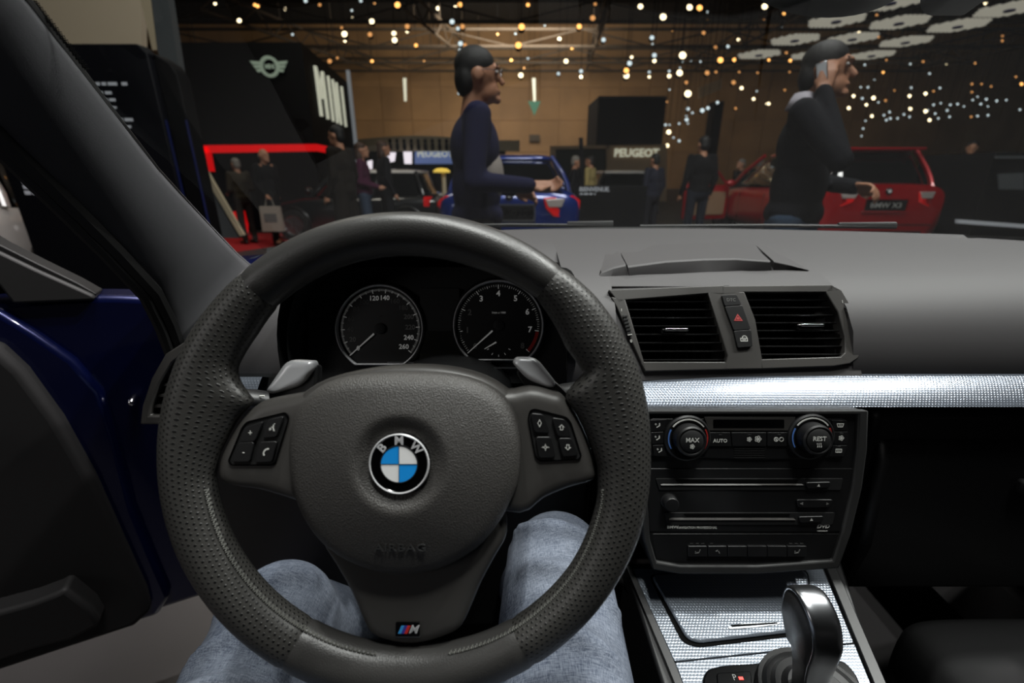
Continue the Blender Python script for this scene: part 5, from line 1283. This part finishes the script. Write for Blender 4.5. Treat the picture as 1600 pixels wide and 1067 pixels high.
# dark information wall beside the door
iw = thing('information_wall', (-3.7, 4.0, 0), 'tall dark navy information wall with small white text', 'display wall')
F = Fr((0,4.0,0), (1,0,0), (0,0,1)); u0 = F.uv(8, 270)[0]; u1, v1 = F.uv(226, 68)
g = G(); g.prism(F, [(u0,0),(u1,0),(u1,v1-.06),(u1-.06,v1),(u0,v1)], -.12, 0); mk('wall_panel', g, 'stand_navy', iw, bevel=.01)
g = G(); g.prism(F, [(u1+.01,0),(u1+.16,0),(u1+.16,v1-.20),(u1+.12,v1-.12),(u1+.01,v1-.05)], -.20, -.05); mk('wall_wing', g, 'stand_black', iw, bevel=.01)
for du, m_ in ((.005,'edge_blue'), (.165,'edge_blue')): g = G(); g.box((u1+du, .8, -.03), (.006,1.6,.02), F); mk('edge_line', g, m_, iw)
def words(n): return ' '.join('i'*0+''.join(random.choice('aeinorstlmcdu') for _ in range(random.randint(3,8))) for _ in range(n))
def greek(F, u, v, w_, h_, par):  # a line of print too small to read: bars of word length
    g = G(); x = u
    while x < u+w_:
        l = random.uniform(.03,.09); g.box((min(x+l/2, u+w_), v, .003), (min(l, u+w_-x), h_, .002), F); x += l+.014
    mk('text_line', g, 'sign_dim', par, smooth=False)
for px, py, wpx_, hh in ((150,131,44,.022),(152,145,22,.02),(155,156,28,.02),(160,168,22,.016),(182,187,28,.022),(184,198,20,.018)):
    u, v = F.uv(px, py); greek(F, u, v, wpx_/720*3.6, hh, iw)
for k in range(6):
    u, v = F.uv(27+2.4*k, 256+9*k); greek(F, u, v, .14+.04*k, .03, iw)
# beige backdrop and the tapered fin
slab('backdrop', [(40,-160),(215,-160),(222,75),(40,75)], 7.5, .1, 'beige_glow', label='plain beige backdrop panel above the dark information wall', cat='backdrop')
fn = thing('display_fin', PY(300, 360, 6.0), 'tapered cream and grey fin standing behind the information wall', 'display fin')
slab('fin_face', [(205,-60),(228,-60),(245,78),(238,78)], 6.0, .1, 'cream', fn); slab('fin_post', [(229,-60),(254,-60),(298,226),(288,226),(246,78)], 6.0, .1, 'stand_grey', fn)
slab('fin_panel', [(289,228),(298,226),(380,368),(376,372),(330,372)], 6.0, .06, 'stand_grey', fn)
slab('fin_edge', [(289,225),(299,225),(381,367),(375,369)], 5.96, .04, 'cream', fn)
# black tower with wing emblem and vertical lettering
tw = thing('display_tower', (-6.5, 12.0, FLO), 'black tower with winged emblem and upright illuminated lettering', 'display tower')
cA, cB = Vector((-8.0,12.0,0)), Vector((-5.0,12.0,0)); cC = Vector((-5.62,17.2,0))
zt = PY(470, 66, 12.0).z; g = G(); g.prism(WORLD, [(-8.0,12.0),(-5.0,12.0),(-5.62,17.2),(-8.4,17.2)], FLO, zt); mk('tower_body', g, 'stand_black', tw)
FT = Fr((-5.0,12.0,0), (cC-cB), (0,0,1))
if FT.ez.x < 0: FT = Fr((-5.0,12.0,0), (cB-cC), (0,0,1))
def Tuv(px, py): return FT.uv(px, py)
for ch, x0, x1, yt_, yb_ in (('M',487,507,86,148),('I',510,514,105,155),('N',517,527,112,162),('I',531,535,122,168)):
    a, b = Tuv(x0, (yt_+yb_)/2), Tuv(x1, (yt_+yb_)/2); hgt = 1.22
    txt('tower_letter', ch, FT, (a[0]+b[0])/2, 3.05, .03, 1.62, 'sign_white', tw, depth=.06, bold=.0, sx=abs(b[0]-a[0])/(1.75 if ch == 'M' else (1.6 if ch == 'N' else .60)))
g = G(); g.box((Tuv(545,150)[0], 2.6, .06), (.16, 3.4, .10), FT); mk('light_edge', g, 'sign_dim', tw)
FE = Fr((0,11.98,0), (1,0,0), (0,0,1)); eu, ev = FE.uv(423, 105); Fe = FE.at(eu, ev, .03); mat('emblem_steel_glow', (150,165,150), .4, .4, emit=((170,185,165), .3))  # emission added to the steel colour to brighten the wing emblem
g = G(); g.ringprism(Fe, circ(.215, 28), circ(.15, 28), 0, .05)
for s in (-1, 1):
    for j in range(3): g.prism(Fe, [(s*.20,.10-j*.07),(s*(.42-.05*j),.115-j*.085),(s*(.38-.05*j),.05-j*.08),(s*.20,.045-j*.07)], 0, .04)
mk('wing_emblem', g, 'emblem_steel_glow', tw); txt('emblem_text', 'MINI', Fe, 0, 0, .02, .13, 'emblem_steel_glow', tw, depth=.02, bold=.02, sx=.8)
rf = thing('light_frame', PY(420, 240, 10.8), 'red illuminated frame across the foot of the black tower', 'light frame')
slab('frame_beam', [(313,227),(494,225),(494,236),(313,239)], 10.8, .1, 'red_light', rf); slab('frame_beam', [(494,225),(532,233),(532,243),(494,236)], 10.8, .1, 'red_light', rf); slab('frame_post', [(313,230),(325,230),(332,268),(326,268)], 10.8, .1, 'red_light', rf)
slab('red_block', [(363,331),(377,331),(377,366),(366,366)], 10.6, .3, 'red_light', label='small red lit block at the foot of the grey fin', cat='block')
# lettered low wall in front of the white-roofed car
lw = thing('low_wall', PY(957, 350, 6.4), 'low black wall with white welcome lettering', 'low wall')
F = Fr((0,6.4,0), (1,0,0), (0,0,1)); a = F.uv(907, 290); b = F.uv(1012, 286); g = G(); g.box(((a[0]+b[0])/2, a[1]/2, -.06), (b[0]-a[0], a[1], .12), F); mk('wall_body', g, 'stand_black', lw, bevel=.01)
txt('welcome_lettering', 'BIENVENUE.', F, *F.uv(929, 296), .002, .075, 'sign_dim', lw, depth=.004, bold=.02); greek(F, *F.uv(906, 303), .20, .018, lw)
slab('display_post', [(905,215),(911,215),(916,400),(910,400)], 8.0, .05, 'stand_black', label='thin dark post beside the man in yellow jacket', cat='post')
# beige lettered fascia
ps = thing('lettered_fascia', PY(950, 262, 25), 'beige stand fascia with white capital lettering', 'fascia')
F = Fr((0,25.0,0), (1,0,0), (0,0,1)); slab('fascia_panel', [(948,227),(1042,226),(1042,330),(948,330)], 25, .3, 'stand_beige', ps); slab('fascia_frame', [(860,228),(952,227),(952,232),(868,233),(868,330),(860,330)], 25, .3, 'stand_beige', ps); slab('fascia_opening', [(866,232),(950,231),(950,330),(866,330)], 25.3, .1, 'opening_dark', ps)
txt('fascia_lettering', 'PEUGEOT', F, *F.uv(994, 239.5), .05, .52, 'sign_white', ps, depth=.05, bold=.03, sx=.98)
# curved cream balcony with bluish sign and screens
bc = thing('curved_balcony', PY(680, 250, 27), 'curved cream balcony with bluish lettered sign below the brown wall', 'balcony')
g = G(); R = []
for px in range(548, 816, 8):
    t = (px-548)/264; yy = 27-2.2*math.sin(PI*t); a = PY(px, 219-7*math.sin(PI*min(1, t*1.3)), yy); b = PY(px, 236, yy); R.append([a, b, b+Vector((0,.4,0)), a+Vector((0,.4,0))])
g.loft(R); mk('balcony_front', g, 'cream', bc)
g = G(); a_ = PY(560, 250, 26.5); b_ = PY(790, 250, 26.5); g.box(((a_.x+b_.x)/2, 26.6, (a_.z+FLO)/2), (b_.x-a_.x, .3, a_.z-FLO)); g.box(((a_.x+b_.x)/2, 26.6, a_.z+.4), (b_.x-a_.x, .3, .9)); mk('balcony_base', g, 'stand_black', bc)
for k, px in enumerate(range(610, 700, 11)):
    q = G(); p = PY(px, 229, 24.7); q.ell(p, (.10,.08,.20), 8, 6); q.ell(p+Vector((0,0,.26)), (.09,.09,.11), 8, 6); mk('small_figure', q, 'stand_black', bc)
F = Fr((0,25.5,0), (1,0,0), (0,0,1)); slab('balcony_sign', [(648,236),(735,236),(735,256),(648,256)], 25.5, .2, 'screen_blue', bc); txt('sign_lettering', 'PEUGEOT', F, *F.uv(680, 241), .05, .42, 'sign_white', bc, depth=.04, bold=.02)
for nm, px in (('light_screen', [(601,238),(618,238),(616,252),(606,254),(602,250)]), ('light_screen', [(630,237),(643,237),(643,256),(632,256)]), ('light_screen', [(574,252),(581,250),(581,264),(574,264)])): slab(nm, px, 24.4, .1, 'screen_white', bc)
yl = thing('counter_lamp', PY(691, 300, 9.0), 'yellow disc lamp on a pale post behind the man in the navy sweater', 'lamp'); Fy = Fr(PY(690, 267, 9.0), (1,0,0), (0,1,0)); g = G(); g.lathe(Fy, [(.15,-.03),(.16,0),(.10,.04),(.02,.05)], 20); mk('lamp_disc', g, 'lamp_yellow', yl); g = G(); g.tube([PY(693, 270, 9.0), Vector((PY(694, 300, 9.0).x, 9.0, FLO))], .04, 8); mk('lamp_post', g, 'cream', yl)
# dark booths
def booth(x0, x1, y0, Y, depth, label, m_='stand_black', z0=FLO):
    a = PY(x0, y0, Y); b = PY(x1, y0, Y); g = G(); g.box(((a.x+b.x)/2, Y+depth/2, (a.z+z0)/2), (b.x-a.x, depth, a.z-z0)); t = thing('booth', ((a.x+b.x)/2, Y+depth/2, z0), label, 'booth'); mk('booth_body', g, m_, t)
    g = G(); g.box(((a.x+b.x)/2, Y-.02, a.z-.06), (b.x-a.x, .03, .03)); mk('booth_edge', g, 'stand_grey', t); return t
booth(936, 1042, 150, 30, 4, 'tall black booth above the beige lettered fascia')
bo = booth(1556, 1810, 238, 6.6, 1.2, 'black display wall beside the red car', z0=0)
slab('booth_panel', [(1560,272),(1600,270),(1600,296),(1562,296)], 6.58, .02, 'stand_grey', bo)
slab('floor_light', [(1498,343),(1620,352),(1620,358),(1498,349)], 5.9, .05, 'sign_dim', label='white light strip along the foot of the black display wall', cat='light strip')
booth(1118, 1132, 158, 32, 1, 'slim dark pillar right of the lettered fascia')
# hanging things
def hang(name, px, Y, depth, m_, label, cat, tops):
    o = slab(name, px, Y, depth, m_, label=label, cat=cat); g = G()
    for a, b in tops: p = PY(a, b, Y+depth/2); g.tube([p, Vector((p.x, p.y, 13.2))], .012, 4)
    mk('cord', g, 'stand_black', o); return o
for px, lab in ((632, 'white hanging tube before the brown wall left of the navy sweater man'), (834, 'white hanging tube above the green banner')):
    hang('hanging_tube', [(px-2.5,122),(px+2.5,122),(px+3,158),(px-.5,158)], 40, .1, 'sign_white', lab, 'hanging tube', [(px,123)])
hang('triangle_banner', [(825,158),(845,158),(835,181)], 39.8, .05, 'banner_green', 'green triangular banner hanging before the brown wall', 'banner', [(827,159),(843,159)])
slab('brown_box', [(827,211),(843,211),(843,221),(827,221)], 44.95, -.40, 'truss_paint', label='small brown box on the back wall under the green banner', cat='box')
hang('slanted_panel', [(1092,137),(1128,122),(1128,139),(1092,154)], 34, .1, 'stand_beige', 'slanted beige panel hanging right of the black booth', 'panel', [(1093,138),(1126,124)])
# roof trusses
def truss(p, q, r=.09, lab=None):
    p, q = Vector(p), Vector(q); t = thing('roof_truss', p.lerp(q, .5), lab or 'brown steel roof truss under the hall ceiling', 'truss', 'roof trusses'); up_ = Vector((0,0,.9))
    for o in (Vector((0,0,0)), up_): g = G(); g.tube([p+o, q+o], r, 6); mk('chord', g, 'truss_paint', t)
    n = 14
    g = G()
    for k in range(n): a = p.lerp(q, k/n); b = p.lerp(q, (k+1)/n); g.tube([a+(up_ if k % 2 else Vector((0,0,0))), b+(Vector((0,0,0)) if k % 2 else up_)], r*.55, 5)
    for k in (0, .33, .66, 1.0): a = p.lerp(q, k); g.tube([a+up_, Vector((a.x, a.y, 13.2))], r*.5, 5)
    mk('lattice', g, 'truss_paint', t)
for yy, zz in ((27,8.3),(33,8.6),(39,8.9),(43.5,9.2)): truss((-26,yy,zz), (34,yy,zz))
for x0 in (-14,-5,4,13,22,31): truss((x0,24,8.0), (x0+2,44,9.4), .08)
# hexagonal slatted light panels
mat('slat_light', (185,178,165), .6, emit=((190,182,168), .55)); mat('panel_blue', (50,50,130), .5)
def hexpanel(px, py, first=[None]):
    p = PZ(px, py, 6.0)
    if first[0] is None:
        t = thing('hexagon_panel', p, 'hexagonal slatted white light panel with dark blue centre under the ceiling', 'light panel', 'hexagonal light panels')
        g = G(); rr = .90
        for k in range(12):
            x = -rr+2*rr*(k+.5)/12; yy = min(rr*.866, (rr-abs(x))*1.732); g.box((p.x+x, p.y, 6.0), (2*rr/12*.46, 2*yy*.98, .04))
        mk('slat_grid', g, 'slat_light', t, kind='stuff', smooth=False)
        g = G(); g.lathe(Fr((p.x,p.y,5.95), (1,0,0), (0,1,0)), [(.15,-.02),(.15,.02),(.05,.02)], 12); mk('panel_centre', g, 'panel_blue', t); g = G(); g.tube([(p.x-.6,p.y,6.0),(p.x-.6,p.y,13.2)], .008, 4); g.tube([(p.x+.6,p.y,6.0),(p.x+.6,p.y,13.2)], .008, 4); mk('hanger', g, 'stand_black', t); first[0] = t; return
    copytree(first[0], p)
for px, py in ((1307,32),(1405,35),(1497,40),(1242,62),(1332,60),(1415,65),(1186,85),(1270,86),(1362,86),(1392,3),(1578,14)): hexpanel(px, py)
# hall lamps
mat('bulb_warm', (255,190,110), .5, emit=((255,176,95), 3.0)); mat('bulb_white', (255,240,215), .5, emit=((255,228,185), 4.0)); mat('bulb_cool', (205,225,235), .5, emit=((215,225,230), 1.3)); mat('bulb_dim', (225,170,110), .5, emit=((235,160,95), 1.1))
for n_ in ('bulb_warm','bulb_white','bulb_cool','bulb_dim','slat_light','sign_white','sign_dim','red_light','screen_white','screen_blue','lamp_yellow'): MATS[n_].cycles.emission_sampling = 'NONE'
LA = [(10,38,'o'),(182,55,'w'),(190,180,'o'),(228,215,'c'),(535,172,'d'),(552,212,'w'),(556,256,'w'),(598,65,'c'),(603,115,'w'),(637,287,'o'),(723,133,'w'),(712,215,'d'),(725,382,'o'),(862,208,'w'),(866,250,'w'),(884,30,'o'),(945,165,'d'),(945,198,'w'),(1000,283,'o'),(1050,381,'d'),(1130,10,'w'),(1137,52,'w'),(1245,45,'w'),(1275,28,'o'),(1225,135,'c'),(1262,178,'c'),(1290,165,'d'),(1278,272,'c'),(1305,282,'d'),(1278,313,'c'),(1510,214,'d'),(460,382,'d'),(508,362,'d'),(398,30,'d'),(1267,583,'c'),(1595,376,'o'),(-256,22,'w'),(-105,128,'w'),(-8,30,'o'),(310,5,'c'),(740,20,'d'),(655,5,'c')]
LB = [(100,30,'o'),(60,167,'o'),(22,210,'c'),(40,282,'o'),(100,365,'c'),(75,425,'d'),(55,470,'w'),(205,160,'c'),(297,242,'w'),(420,165,'o'),(375,302,'o'),(338,382,'w'),(290,460,'c'),(432,445,'c'),(432,480,'w'),(520,25,'d'),(505,112,'d'),(572,248,'c'),(803,40,'W'),(945,105,'w'),(1110,45,'W'),(1173,48,'o'),(1222,75,'c'),(1222,133,'o'),(1003,188,'o'),(1198,205,'d'),(875,235,'c'),(878,275,'c'),(748,357,'w'),(735,395,'c'),(715,440,'o'),(715,472,'w'),(890,345,'c'),(890,380,'w'),(858,450,'c'),(858,480,'w'),(983,445,'c'),(983,475,'w'),(1067,345,'w'),(1065,382,'c'),(1050,425,'c'),(1048,455,'w'),(1118,383,'c'),(1178,385,'c'),(1415,247,'w'),(1350,290,'c'),(1303,375,'o'),(1390,373,'o'),(1272,295,'d'),(1220,455,'d'),(1275,450,'d'),(1420,450,'d'),(1535,455,'d'),(1090,515,'d'),(985,560,'c'),(1100,585,'w'),(1385,515,'d'),(1435,550,'w'),(1530,570,'c'),(1510,618,'w'),(1285,640,'c'),(970,637,'d'),(1100,680,'c'),(1128,705,'c'),(1090,725,'c'),(1092,748,'c'),(980,825,'w'),(1045,772,'c'),(1100,772,'c'),(1398,677,'d'),(1580,40,'W'),(1575,125,'d'),(1595,650,'w'),(1045,880,'c'),(970,910,'w'),(960,780,'c'),(985,780,'c'),(1010,860,'c'),(1190,690,'c'),(1225,675,'c')]
LC = [(100,85,'o'),(5,375,'o'),(115,330,'d'),(140,378,'o'),(290,373,'o'),(258,450,'o'),(135,450,'d'),(240,495,'c'),(105,563,'d'),(5,648,'w'),(85,165,'c'),(215,135,'d'),(570,208,'w'),(690,230,'d'),(680,95,'d'),(1360,18,'w'),(1150,300,'o'),(1465,225,'d'),(1465,255,'d'),(1115,395,'w'),(1295,395,'d'),(605,405,'c'),(740,375,'d'),(890,400,'c'),(970,385,'d'),(720,452,'o'),(665,498,'c'),(1010,460,'c'),(580,545,'c'),(625,545,'c'),(895,548,'c'),(790,565,'d'),(885,600,'w'),(985,585,'w'),(1035,570,'d'),(1075,550,'c'),(1275,525,'d'),(1335,525,'d'),(1395,540,'d'),(1275,575,'d'),(1550,480,'d'),(1585,525,'o'),(535,600,'w'),(590,615,'c'),(660,612,'w'),(690,640,'c'),(735,628,'d'),(615,655,'w'),(505,675,'w'),(650,725,'w'),(610,755,'c'),(595,803,'c'),(585,850,'c'),(760,700,'c'),(725,720,'c'),(740,750,'c'),(765,740,'c'),(810,740,'c'),(850,715,'c'),(890,680,'w'),(885,730,'c'),(985,695,'w'),(1000,690,'c'),(1035,655,'c'),(1045,710,'c'),(1010,750,'w'),(1065,740,'c'),(1080,645,'c'),(1120,690,'c'),(1140,655,'c'),(1135,730,'c'),(1185,650,'c'),(1225,665,'c'),(1280,625,'c'),(1310,605,'c'),(1330,650,'c'),(1365,620,'c'),(1375,665,'c'),(1430,630,'c'),(1490,625,'c'),(1575,685,'c'),(1310,725,'c'),(1375,720,'c'),(1270,730,'d')]
random.seed(11)
proto = {}
def hall_lamp(px, py, k):
    r = ray(px, py); rat = r.z/r.y
    lo = 27 if px > 1150 else 14
    ok = [z for z in (2.6,3.0,3.5,4.0,4.5,5.0,6.0,7.0,8.0,9.0,10.0,11.0,11.5) if lo < (z-CAM.z)/rat < 42]
    z = random.choice(ok) if ok else 2.6
    p = PY(px, py, min(42.0, (z-CAM.z)/rat)); key = (k, z)
    if key not in proto:
        sz = {'W': .15, 'w': .11, 'o': .095, 'c': .072, 'd': .075}[k]; m_ = {'W': 'bulb_white', 'w': 'bulb_white', 'o': 'bulb_warm', 'c': 'bulb_cool', 'd': 'bulb_dim'}[k]
        F = Fr((0,0,0), (1,0,0), (0,.35,1)); g = G(); g.lathe(F, [(sz*.5,-sz*2.2),(sz*.95,-sz*1.6),(sz*1.05,-sz*.1),(sz*.95,-sz*.1)], 10, 0)
        g.lathe(F, [(sz*.9,-sz*.3),(sz*.9,.0),(sz*.6,sz*.35),(sz*.2,sz*.45)], 10, 1)
        g.tube([(0,sz,sz*.6), (0,sz,13.2-z)], .008, 4)      # drop rod from the ceiling
        o = mk('hall_spotlight', g, ['stand_black', m_], None, origin=(0,0,0)); proto[key] = o
        lab = {'W': 'large glowing white hall spotlight hanging under the roof trusses', 'w': 'bright white hall spotlight hanging under the roof trusses', 'o': 'warm orange hall spotlight hanging under the roof trusses', 'c': 'cool white hall spotlight hanging far off in the hall', 'd': 'dim amber hall spotlight hanging under the roof trusses'}[k]
        tag(o, lab, 'spotlight', {'W': 'large white spotlights', 'w': 'white spotlights', 'o': 'warm spotlights', 'c': 'cool spotlights', 'd': 'dim spotlights'}[k]); o.location = p
    else:
        o = proto[key].copy(); COL.objects.link(o); o.location = p
for L_, ox in ((LA, 400), (LB, 800), (LC, 1200)):
    for x, y, k in L_: hall_lamp(ox+x/4, y/4, k)
